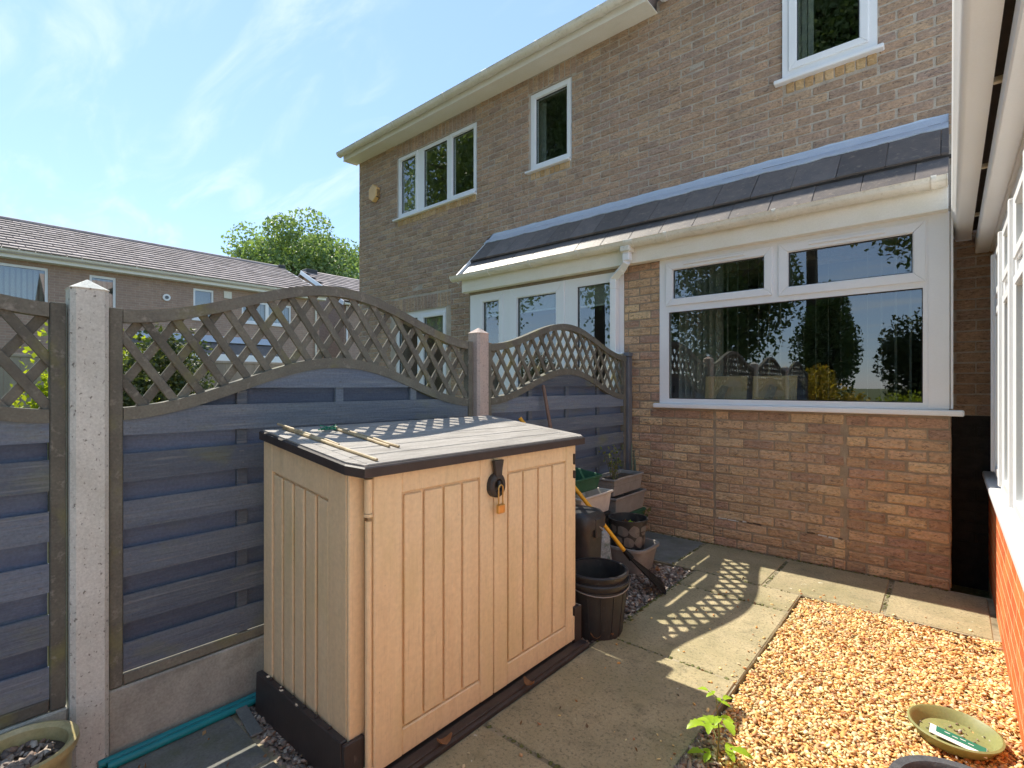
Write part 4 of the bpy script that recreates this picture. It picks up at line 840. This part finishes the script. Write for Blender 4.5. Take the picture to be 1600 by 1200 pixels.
trough((-2.14, 3.86), .11, .25, .44, .14, m_greybox, 'grey planter trough holding straggly weeds', m_soil)
trough((-2.13, 3.88), .11, .26, .27, .16, m_greybox, 'grey planter trough under the weedy one')
t = thing('plastic_box', (-2.13, 3.88, 0), 'green plastic box at the bottom of the grey planter stack', 'box'); MB().box(-2.24, -2.03, 3.60, 4.14, -.03, .26, .01).build('body', m_greenbox, t); MB().box(-2.25, -2.02, 3.59, 4.15, .2405, .268, .006).build('rim', m_greenbox, t)
def weed(name, base, h, n, label, cat, mat, size, spread, parent=None):
    t = thing(name, base, label, cat); b = MB(); L = []
    for i in range(n):
        a = rng.uniform(0, 6.28); hh = h * rng.uniform(.5, 1); p = np.array(base, float) + (rng.normal(0, .02), rng.normal(0, .02), 0); q = p + (math.cos(a) * spread * hh, math.sin(a) * spread * hh, hh); mid = (p + q) / 2 + (0, 0, .1 * hh)
        b.tube([p, mid, q], [.0025, .002, .001], 5)
        for k in range(10): u = rng.uniform(.25, 1); L.append((1 - u) ** 2 * p + 2 * u * (1 - u) * mid + u * u * q + rng.normal(0, .012, 3))
    b.build('stem', m_weedstem, t); leaves('leaf', mat, np.array(L), size, t, 'stuff'); return t
m_weedstem = M('weed_stem', (.16, .14, .06), (.12, .14, .05), ns=30, rough=.8, bump=0)
weed('potted_weed', (-2.13, 3.78, .55), .30, 10, 'straggly pale weeds growing in the grey planter trough', 'weed', m_leafG, .03, .35)
weed('corner_weed', (-2.1, 4.16, 0), .30, 10, 'green weeds growing at the foot of the fence corner', 'weed', m_leafG, .04, .4)
t = thing('plastic_bag', (-1.90, 3.16, 0), 'crumpled clear plastic bag standing in front of the planters', 'bag')
b = MB(); prof = [(0, -.01), (.07, .0), (.085, .08), (.075, .2), (.08, .29), (.05, .35), (.015, .37), (0, .371)]; b.lathe((-1.90, 3.16, 0), prof, 22, None, .12); b.build('bag', m_bag, t, True)
t = thing('stick', (-1.80, 2.86, 0), 'short brown stick upright beside the caddy bin', 'stick'); b = MB(); b.tube([(-1.80, 2.86, -.02), (-1.84, 2.885, .38)], .011, 8); b.build('stick', m_handle, t, True)
t = thing('garden_glove', (-1.745, 2.86, 0), 'crumpled pale glove lying behind the bucket', 'glove'); b = MB(); b.lathe((-1.70, 2.84, .0), [(0, -.01), (.05, .0), (.06, .04), (.04, .075), (0, .085)], 14, None, .25); b.build('cloth', m_greybox, t, True)
# grey bowl and lace pot
t = thing('square_tub', (-1.80, 3.44, 0), 'grey square plastic tub under the round black pot', 'tub')
b = MB(); b.lathe((-1.80, 3.44, -.015), [(0, 0), (.13, 0), (.162, .165), (.176, .165), (.176, .185), (.158, .185), (.125, .012), (0, .012)], 48, (1, 1)); b.build('tub', m_greybox, t, True)
t = thing('flower_pot', (-1.815, 3.43, 0), 'round black pot with grey lace print and dead compost', 'plant pot'); pc = (-1.815, 3.43, .010)
b = MB(); b.lathe(pc, [(0, 0), (.098, 0), (.135, .325), (.143, .325), (.146, .345), (.134, .345), (.126, .25), (0, .25)], 44); b.build('pot', m_black, t, True)
for z in (.10, .19, .27):
    for k in range(9):
        a = 2 * math.pi * (k + (.5 if z == .19 else 0)) / 9; r = .098 + .037 * z / .325 + .0012; q = MB(); P2 = []
        for j in range(10):
            u = 2 * math.pi * j / 10; aa = a + .325 * math.cos(u) * (1 + .16 * math.sin(3 * u + k * 2.1)); zz_ = z + .043 * math.sin(u) * (1 + .2 * math.cos(2 * u + k)); r2 = .098 + .037 * zz_ / .325 + .0015; P2.append((pc[0] + r2 * math.cos(aa), pc[1] + r2 * math.sin(aa), pc[2] + zz_))
        c0 = (pc[0] + (r + .002) * math.cos(a), pc[1] + (r + .002) * math.sin(a), pc[2] + z); q.add([c0] + P2, [(0, 1 + j, 1 + (j + 1) % 10) for j in range(10)]); q.build('lace_motif', m_net, t)
b = MB(); b.lathe(pc, [(.126, .262), (.09, .275), (.04, .27), (0, .28)], 20, None, .1); b.build('soil', m_soil, t, True)
leaves('dry_leaf', m_brownleaf, np.stack([pc[0] + rng.normal(0, .05, 60), pc[1] + rng.normal(0, .05, 60), pc[2] + rng.uniform(.27, .30, 60)], 1), .035, t, 'stuff'); leaves('green_leaf', m_leafF, np.stack([pc[0] + .03 + rng.normal(0, .015, 9), pc[1] - .02 + rng.normal(0, .015, 9), pc[2] + rng.uniform(.29, .32, 9)], 1), .035, t, 'stuff')
# snow shovel / rake with a yellow handle
t = thing('leaf_rake', (-1.48, 3.13, 0), 'yellow handled rake with a black fan head leaning on the fence', 'rake')
A_, B_ = np.array((-1.50, 3.118, .045)), np.array((-2.235, 2.688, 1.10)); dirv = (B_ - A_) / np.linalg.norm(B_ - A_); J_ = A_ + dirv * .20
b = MB(); b.tube([J_, B_], .0135, 12); b.build('handle', m_yellow, t, True); b = MB(); b.tube([B_, B_ + dirv * .012], .0145, 12); b.build('grip_end', m_yellow, t, True)
sdv = np.cross(dirv, (0, 0, 1.)); sdv /= np.linalg.norm(sdv); nv = np.cross(sdv, dirv)
tip = A_ - dirv * .02; tip = np.array((-1.405, 3.165, .004)); hd = (J_ - tip); hl = np.linalg.norm(hd); hd /= hl
b = MB(); b.tube([J_ + dirv * .05, J_ - hd * .02], [.017, .02], 10); b.build('socket', m_jet, t, True)
for k in range(13):
    u = -1 + 2 * k / 12; e = J_ - hd * hl * (1 - .06 * u * u) + sdv * u * .115; e[2] = max(e[2], .006); m1 = J_ - hd * hl * .55 + sdv * u * .085
    b = MB(); b.beam(J_ + sdv * u * .018, m1, .0165, .004, nv); b.beam(m1, e, .011, .004, nv); b.build('tine', m_jet, t)
b = MB(); V = []
for k in range(9):
    u = -1 + 2 * k / 8; V += [J_ + sdv * u * .020 - nv * .003, J_ - hd * hl * .72 + sdv * u * .098 - nv * .003, J_ + sdv * u * .020 - nv * .007, J_ - hd * hl * .72 + sdv * u * .098 - nv * .007]
F = [];
for k in range(8): a = 4 * k; F += [(a, a + 4, a + 5, a + 1), (a + 2, a + 3, a + 7, a + 6), (a + 1, a + 5, a + 7, a + 3), (a, a + 2, a + 6, a + 4)]
b.add(V, F); b.build('fan', m_jet, t)
t = thing('broom_handle', (-1.98, 2.99, 0), 'worn brown wooden handle leaning against the fence behind the shed', 'handle'); b = MB(); b.tube([(-1.98, 2.995, -.01), (-2.25, 2.968, 1.31), (-2.255, 2.967, 1.335)], [.014, .0135, .010], 10); b.build('shaft', m_handle, t, True)
for i, (x, y, h, sl_) in enumerate(((-2.215, 4.235, .80, 'tallest'), (-2.20, 4.25, .74, 'second tallest'), (-2.185, 4.245, .66, 'middle sized'), (-2.205, 4.22, .60, 'second shortest'), (-2.17, 4.262, .52, 'shortest'))):
    t = thing('plant_stake', (x + .03, y - .03, 0), sl_ + ' of the thin green plant stakes bundled in the corner by the brick wall', 'stake', 'green stakes in the corner'); b = MB(); b.tube([(x + .05, y - .06, -.02), (x, y + .02, h)], .006, 7); b.build('stake', m_stake, t, True)
# teal pipes, slate, leaves
for i, (dx_, z, lab) in enumerate(((0, .014, 'teal plastic pipe lying along the gravel board, nearest the wall'), (.030, .013, 'teal plastic pipe lying along the gravel board, nearest the paving'))):
    b = MB(); b.tube([(-2.232 + dx_, .40 + .02 * i, z + .003), (-2.236 + dx_, 1.2, z), (-2.236 + dx_, 1.9, z)], .0145, 12); tag(b.build('plastic_pipe', m_teal, None, True), lab, 'pipe', 'teal pipes')
tag(MB().obox((-2.11, .845, .012), (.115, .022, .004), .002, np.array(Matrix.Rotation(-.10, 3, 'Z') @ Matrix.Rotation(.05, 3, 'Y'))).build('slate_strip', m_slate, None), 'narrow grey slate strip lying on the dark gravel left of the shed', 'slate')
for i, (x, y, lab) in enumerate(((-1.385, 1.72, 'curled brown dead leaf on the shed base, below the right door'), (-1.39, 1.24, 'dead leaf on the shed base near the left door'), (-1.36, 2.37, 'russet dead leaf beside the foot of the bucket'), (-1.40, 2.30, 'dead leaf between shed corner and bucket'), (-1.58, 3.42, 'russet leaf on the dark gravel'))):
    b = MB(); a = i * 1.3; V = []
    for k in range(5):
        u = -1 + .5 * k; w_ = .018 * (1 - u * u * .8); cx, cy, cz = x + .03 * u * math.cos(a), y + .03 * u * math.sin(a), .012 + .022 * u * u + (.02 if i < 2 else 0)
        V += [(cx - w_ * math.sin(a), cy + w_ * math.cos(a), cz + .008), (cx, cy, cz), (cx + w_ * math.sin(a), cy - w_ * math.cos(a), cz + .008)]
    F = [];
    for k in range(4): F += [(3 * k, 3 * k + 3, 3 * k + 4, 3 * k + 1), (3 * k + 1, 3 * k + 4, 3 * k + 5, 3 * k + 2)]
    b.add(V, F); o = b.build('dead_leaf', m_brownleaf, None, True); tag(o, lab, 'leaf', 'fallen leaves'); sm = o.modifiers.new('s', 'SOLIDIFY'); sm.thickness = .0012
# pots in the foreground
t = thing('glazed_pot', (-2.115, .20, 0), 'olive glazed ceramic pot with dry soil at the bottom left corner', 'plant pot'); pc = (-2.100, .19, 0)
b = MB(); b.lathe(pc, [(0, 0), (.085, 0), (.118, .12), (.122, .195), (.132, .215), (.140, .232), (.138, .247), (.127, .250), (.113, .240), (.110, .19), (0, .19)], 60); b.build('pot', m_olive, t, True)
b = MB(); b.lathe(pc, [(.1105, .198), (.08, .205), (.04, .198), (0, .21)], 24, None, .08); b.build('soil', m_soil, t, True)
n = 120; P = np.stack([pc[0] + rng.normal(0, .045, n), pc[1] + rng.normal(0, .045, n), np.full(n, .207)], 1); P = P[np.hypot(P[:, 0] - pc[0], P[:, 1] - pc[1]) < .1]; stones('bark_chip', m_dark, P, .010, .03, t)
t = thing('saucer', (.010, 2.535, 0), 'green plastic plant saucer with a label card in it', 'saucer'); pc = np.array((.010, 2.535, .004))
b = MB(); b.lathe(pc, [(0, 0), (.112, 0), (.131, .034), (.138, .036), (.140, .043), (.133, .046), (.126, .041), (.107, .008), (0, .008)], 60); b.build('dish', m_greendish, t, True)
n = 60; P = np.stack([pc[0] + rng.normal(0, .05, n), pc[1] + rng.normal(0, .05, n), np.full(n, .016)], 1); stones('crumbs', m_dark, P, .005, .012, t)
t = thing('plant_label', (.03, 2.48, .02), 'white plant label card with green print lying in the saucer', 'label card')
Rl = np.array(Matrix.Rotation(math.radians(-2), 3, 'Z') @ Matrix.Rotation(math.radians(8), 3, 'Y')); cl = np.array((.02, 2.475, .034))
MB().obox(cl, (.080, .032, .0015), .0008, Rl).build('card', m_paper, t)
MB().obox(cl + Rl @ np.array((0.008, .010, .0022)), (.070, .020, .0004), .0002, Rl).build('green_print', m_papergr, t)
for k in range(4): MB().obox(cl + Rl @ np.array((-.03 + .022 * k, .013 - .006 * (k % 2), .0030)), (.008, .0016, .0003), .0001, Rl).build('print_line', m_paper, t)
t = thing('charcoal_planter', (.030, 1.61, 0), 'round charcoal planter rim at the bottom right edge', 'planter')
b = MB(); b.lathe((.030, 1.61, -.01), [(0, 0), (.10, 0), (.134, .30), (.148, .33), (.154, .352), (.149, .362), (.130, .360), (.119, .345), (.107, .20), (0, .20)], 64); b.build('pot', m_charcoal, t, True)
b = MB(); b.lathe((.030, 1.61, -.01), [(.108, .24), (0, .25)], 24); b.build('soil', m_soil, t, True)
# seedling
t = thing('seedling', (-.625, 1.83, 0), 'lime green seedling growing at the gravel edge by the paving', 'seedling'); sb = np.array((-.625, 1.83, -.01))
b = MB(); b.tube([sb, sb + (.01, 0, .12), sb + (-.005, .01, .24)], [.004, .003, .0015], 7); b.build('stem', m_weedstem, t, True)
def leafshape(p, d, L, W, droop, mat, parent):
    d = np.array(d, float); d /= np.linalg.norm(d); s = np.cross(d, (0, 0, 1)); s /= np.linalg.norm(s); V = []; n = 9
    for k in range(n):
        u = k / (n - 1); w = W * math.sin(math.pi * min(1, u * .93 + .05)) ** .8 * (1 + (.16 if k % 2 else -.12)); c = np.array(p) + d * L * u + np.array((0, 0, -droop * L * u * u))
        V += [c - s * w + (0, 0, w * .35), c, c + s * w + (0, 0, w * .35)]
    F = []
    for k in range(n - 1): F += [(3 * k, 3 * k + 1, 3 * k + 4, 3 * k + 3), (3 * k + 1, 3 * k + 2, 3 * k + 5, 3 * k + 4)]
    MB().add(V, F).build('leaf', mat, parent, True)
for z, a0, L_ in ((.06, .3, .085), (.10, 2.2, .09), (.145, 4.0, .08), (.18, 5.6, .075), (.215, 1.2, .06), (.245, 3.1, .05), (.03, 3.6, .07)):
    p = sb + (0, 0, z); st = p + np.array((math.cos(a0), math.sin(a0), .25)) * L_ * .6; b = MB(); b.tube([p, st], .0016, 5); b.build('petiole', m_weedstem, t)
    for da, LL in ((0, L_), (1.0, L_ * .75), (-1.0, L_ * .75)):
        a = a0 + da; leafshape(st - np.array((math.cos(a0), math.sin(a0), .1)) * (.02 if da else 0), (math.cos(a), math.sin(a), .12), LL * .8, LL * .22, .35, m_leafF, t)

# ------------------------------------------------------------------ neighbours beyond the fence
XT = -19.5
ter = thing('terraced_house', (XT - 3.5, 3.5, 0), 'long brick terrace with brown tiled roof seen over the fence at left', 'house')
TW = [(1.0 - 1.2, 2.37, 3.62, 4.68), (3.295, 3.93, 3.62, 4.66), (6.05, 6.68, 3.62, 4.66), (7.61, 9.44, 3.66, 4.45), (7.55, 9.0, .9, 2.1), (4.9, 6.0, .2, 2.2)]
b = MB(); wallgrid(b, -9, 10.6, -.1, 4.85, XT - .3, XT, TW, 0); b.box(XT - 7.0, XT - .3, 10.35, 10.6, -.1, 4.85, 0); b.prism([(XT - 7.0, 4.851), (XT, 4.851), (XT - 3.5, 6.55)], 1, 10.35, 10.6); b.box(XT - 7, XT - 6.8, -9, 10.35, -.1, 4.85, 0); b.build('wall', m_nbrick, ter)
def side_window(parent, y0, y1, z0, z1, X, splits, blind=True):
    holes = [(y0 + (y1 - y0) * a + .06, y0 + (y1 - y0) * c - .06, z0 + .07, z1 - .07) for a, c in splits]
    b = MB(); wallgrid(b, y0, y1, z0, z1, X - .10, X - .03, holes, 0); w = b.build('window', m_upvc, parent)
    for h in holes:
        MB().box(X - .08, X - .07, h[0] - .01, h[1] + .01, h[2] - .01, h[3] + .01, 0).build('pane', m_gls, w)
        if blind:
            q = MB(); n = max(3, int((h[1] - h[0]) / .11))
            for i in range(n): q.obox((X - .20, h[0] + (i + .5) * (h[1] - h[0]) / n, (h[2] + h[3]) / 2), (.004, .045, (h[3] - h[2]) / 2), .001, np.array(Matrix.Rotation(.5, 3, 'Z')))
            q.build('blind', m_blind, w)
    MB().box(X - .02, X + .05, y0 - .05, y1 + .05, z0 - .06, z0 - .002, .004).build('sill', m_upvc, w)
side_window(ter, *TW[0], XT, [(0, .45), (.45, 1)]); side_window(ter, *TW[1], XT, [(0, 1)]); side_window(ter, *TW[2], XT, [(0, 1)], False); side_window(ter, *TW[3], XT, [(0, .5), (.5, 1)]); side_window(ter, *TW[4], XT, [(0, .5), (.5, 1)]); side_window(ter, *TW[5], XT, [(0, .5), (.5, 1)])
MB().box(XT - 6.6, XT - .35, -8.8, 10.3, 0, 4.8, 0).build('interior', m_room, ter)
for y, z, r in ((5.26, 4.23, .11),):
    b = MB(); b.tube([(XT - .02, y, z), (XT + .06, y, z)], r, 18); v_ = b.build('flue_vent', m_upvc, ter, True); b = MB(); b.tube([(XT + .061, y, z), (XT + .075, y, z)], r * .5, 14); b.build('flue_pipe', m_gmetal, v_, True)
MB().box(XT + .002, XT + .03, 7.0, 7.26, 4.44, 4.69, .004).build('meter_box', m_upvc_old, ter)
MB().box(XT + .26, XT + .285, -9.1, 10.75, 4.80, 5.0, .003).build('fascia', m_cream, ter); MB().box(XT + .004, XT + .259, -9.1, 10.75, 4.80, 4.83, .003).build('soffit', m_cream, ter)
b = MB(); b.tube([(XT + .34, -9.1, 4.98), (XT + .34, 10.75, 4.98)], .06, 10); b.build('gutter', m_upvc_old, ter, True)
for y in (10.42,): b = MB(); b.tube([(XT + .06, y, 4.9), (XT + .06, y, 0)], .035, 8); b.build('downpipe', m_upvc_old, ter, True)
def tiled(parent, xe, ze, xr, zr, y0, y1, name='roof_tiles', wd=.33, ex=.345):
    b = MB(); e = np.array((xe, ze)); r = np.array((xr, zr)); Ls = float(np.linalg.norm(r - e)); s = (r - e) / Ls; nn = np.array((-s[1], s[0])); nn = nn if nn[1] > 0 else -nn
    n = int(Ls / ex) + 1; rows = int((y1 - y0) / wd)
    for i in range(n):
        for j in range(rows):
            y = y0 + (j + .5 + (.5 if i % 2 else 0)) * wd
            if y + wd / 2 > y1: y = y1 - wd / 2
            c = e + s * (i * ex + .20) + nn * .045
            th = math.atan2(s[1], s[0]); a = np.array([s[0], 0, s[1]]); m = np.array([nn[0], 0, nn[1]]); tl = .12
            a2 = a * math.cos(tl) - m * math.sin(tl); m2 = np.cross(a2, (0, 1, 0)); m2 = m2 if m2[2] > 0 else -m2
            b.obox((c[0], y + random.gauss(0, .003), c[1]), (.21, wd / 2 - .006, .018), .004, np.stack([a2, (0, 1, 0), m2], 1))
    b.build(name, m_ntile, parent, kind='stuff')
rf = MB(); rf.prism([(XT + .36, 4.95), (XT - 3.5, 6.62), (XT - 7.36, 4.95), (XT - 7.36, 4.90), (XT - 3.5, 6.52), (XT + .36, 4.90)], 1, -9.15, 10.72); rf = rf.build('roof', m_ntile, ter)
tiled(ter, XT + .40, 4.97, XT - 3.5, 6.64, -9.15, 10.72)
b = MB(); b.tube([(XT - 3.5, -9.15, 6.66), (XT - 3.5, 10.74, 6.66)], .11, 10); b.build('ridge', m_ntile, ter, True); MB().box(XT - 3.7, XT - 3.3, 10.50, 10.78, 6.60, 6.78, .02).build('ridge_cap', m_black, ter)
MB().beam((XT + .36, 10.735, 4.96), (XT - 3.5, 10.735, 6.60), .16, .03, (0, 1, 0)).build('bargeboard', m_upvc, ter)
# terrace lean-to
b = MB(); b.prism([(XT + .004, 2.2), (XT + .9, 2.2), (XT + .9, 2.35), (XT + .004, 3.0)], 1, 4.2, 8.6); lt = b.build('lean_to_roof', m_tile, ter); MB().obox((XT + .16, 6.4, 2.96), (.20, 2.2, .012), .003, np.array(Matrix.Rotation(.63, 3, 'Y'))).build('lead_flashing', m_lead, lt)
MB().box(XT + .901, XT + .93, 4.15, 8.65, 2.18, 2.40, .003).build('fascia', m_upvc, lt)
# second block
X2 = -21.6
h2 = thing('gabled_house', (X2 - 3.7, 17, 0), 'brick house with white bargeboard beside the corner of the main house', 'house')
b = MB(); b.box(X2 - 7.4, X2, 13.0, 26, -.1, 5.25, 0); b.prism([(X2 - 7.4, 5.251), (X2, 5.251), (X2 - 3.7, 7.05)], 1, 13.0, 13.3); b.build('wall', m_nbrick, h2)
rf = MB(); rf.prism([(X2 + .36, 5.2), (X2 - 3.7, 7.2), (X2 - 7.8, 5.2), (X2 - 7.8, 5.14), (X2 - 3.7, 7.1), (X2 + .36, 5.12)], 1, 12.75, 26); rf.build('roof', m_ntile, h2)
tiled(h2, X2 + .40, 5.22, X2 - 3.7, 7.22, 12.8, 26)
MB().beam((X2 + .38, 12.73, 5.16), (X2 - 3.7, 12.73, 7.17), .2, .03, (0, 1, 0)).build('bargeboard', m_upvc, h2); MB().box(X2 - 3.9, X2 - 3.4, 12.9, 13.5, 7.16, 7.36, .02).build('ridge_cap', m_black, h2)
b = MB(); b.tube([(X2 + .34, 12.8, 5.16), (X2 + .34, 26, 5.16)], .06, 8); b.build('gutter', m_upvc_old, h2, True); b = MB(); b.tube([(X2 + .06, 13.1, 5.1), (X2 + .06, 13.1, 0)], .045, 8); b.build('downpipe', m_upvc, h2, True)
# garden boundary and planting beyond
t = thing('garden_fence', (-9, 3, 0), 'pale close boarded fence across the neighbouring garden', 'fence'); 
m_pale = M('pale_fence_wood', (.42, .36, .30), (.34, .29, .24), ns=6, st=(1, 3, .3), rough=.85, bump=.3, rnd=.14)
for i in range(54): MB().box(-9.012, -8.992, -1.6 + .152 * i, -1.6 + .152 * i + .149, -.1, 1.70, .003).build('board', m_pale, t)
MB().box(-9.02, -8.98, -1.6, 6.62, 1.701, 1.74, .004).build('capping', m_pale, t)
def shrub(name, base, rad, label, mat, n, size, nb=14, cat='shrub'):
    t = thing(name, base, label, cat); b = MB(); c = np.array(base, float) + (0, 0, rad[2] * .95)
    for k in range(6): a = k * 1.05; b.tube([np.array(base), c + np.array((math.cos(a) * rad[0], math.sin(a) * rad[1], 0)) * .5], [.02, .006], 5)
    b.build('stems', m_bark, t); leaves('foliage', mat, crown_pts(c, rad, nb, n, .5), size, t); return t
shrub('hedge_shrub', (-5.7, 1.52, -.1), (.55, .46, 1.0), 'round clipped green shrub beyond the trellis beside the post', m_leafD, 15000, .05, 26)
shrub('lime_shrub', (-8.0, 1.40, -.1), (.55, .95, 1.2), 'lime yellow shrub rising behind the clipped green shrub', m_leafE, 8000, .08, 20)
tree('garden_tree', (-34, 17, -.1), 13.2, (4.7, 4.7, 4.4), 'broad green tree behind the terrace roofs', 'tree', m_leafA, 46000, .25, 60, .35, .66)
# planting behind the camera, seen in the window reflections
tree('reflected_tree', (-15, -6.0, -.1), 19, (4.2, 4.2, 8.2), 'tall tree left behind the camera, mirrored in the upper windows', 'tree', m_leafA, 42000, .21, 70, .25, .58)
tree('reflected_tree', (-10.2, -8.2, -.1), 21, (3.6, 3.6, 9.2), 'tall tree behind the camera, mirrored in the narrow upper window', 'tree', m_leafA, 42000, .21, 70, .25, .58)
tree('reflected_tree', (-3.6, -11.0, -.1), 23, (3.4, 3.0, 5.6), 'tallest tree behind the camera, mirrored in the right upper window', 'tree', m_leafA, 46000, .20, 80, .22, .63)
tree('dark_tree', (-5.4, -7.6, -.1), 7.2, (2.1, 1.6, 3.2), 'dark bushy tree behind the camera, mirrored at left in the big window', 'tree', m_leafB, 14000, .16, 30, .15, .58)
tree('dark_conifer', (-2.8, -9.2, -.1), 4.9, (.95, .95, 2.0), 'feathery conifer behind the camera, mirrored in the middle of the big window', 'tree', m_leafB, 12000, .12, 30, .1, .55)
tree('rounded_tree', (-.35, -11.5, -.1), 4.4, (1.5, 1.5, 1.9), 'rounded green tree behind the camera, mirrored at right in the big window', 'tree', m_leafD, 14000, .14, 30, .12, .55)
tree('overhanging_tree', (1.5, -6.2, -.1), 7.4, (3.1, 2.0, 2.2), 'overhanging tree behind the camera, mirrored at the top of the big window', 'tree', m_leafB, 12000, .16, 30, .16, .72)
shrub('golden_shrub', (-1.9, -4.2, -.1), (.95, .7, .95), 'golden yellow shrub behind the camera, mirrored at the bottom of the big window', m_leafC, 6000, .09)
shrub('low_hedge', (-.75, -5.0, -.1), (.75, .6, .72), 'low green hedge behind the camera, mirrored beside the golden shrub', m_leafE, 5000, .07)
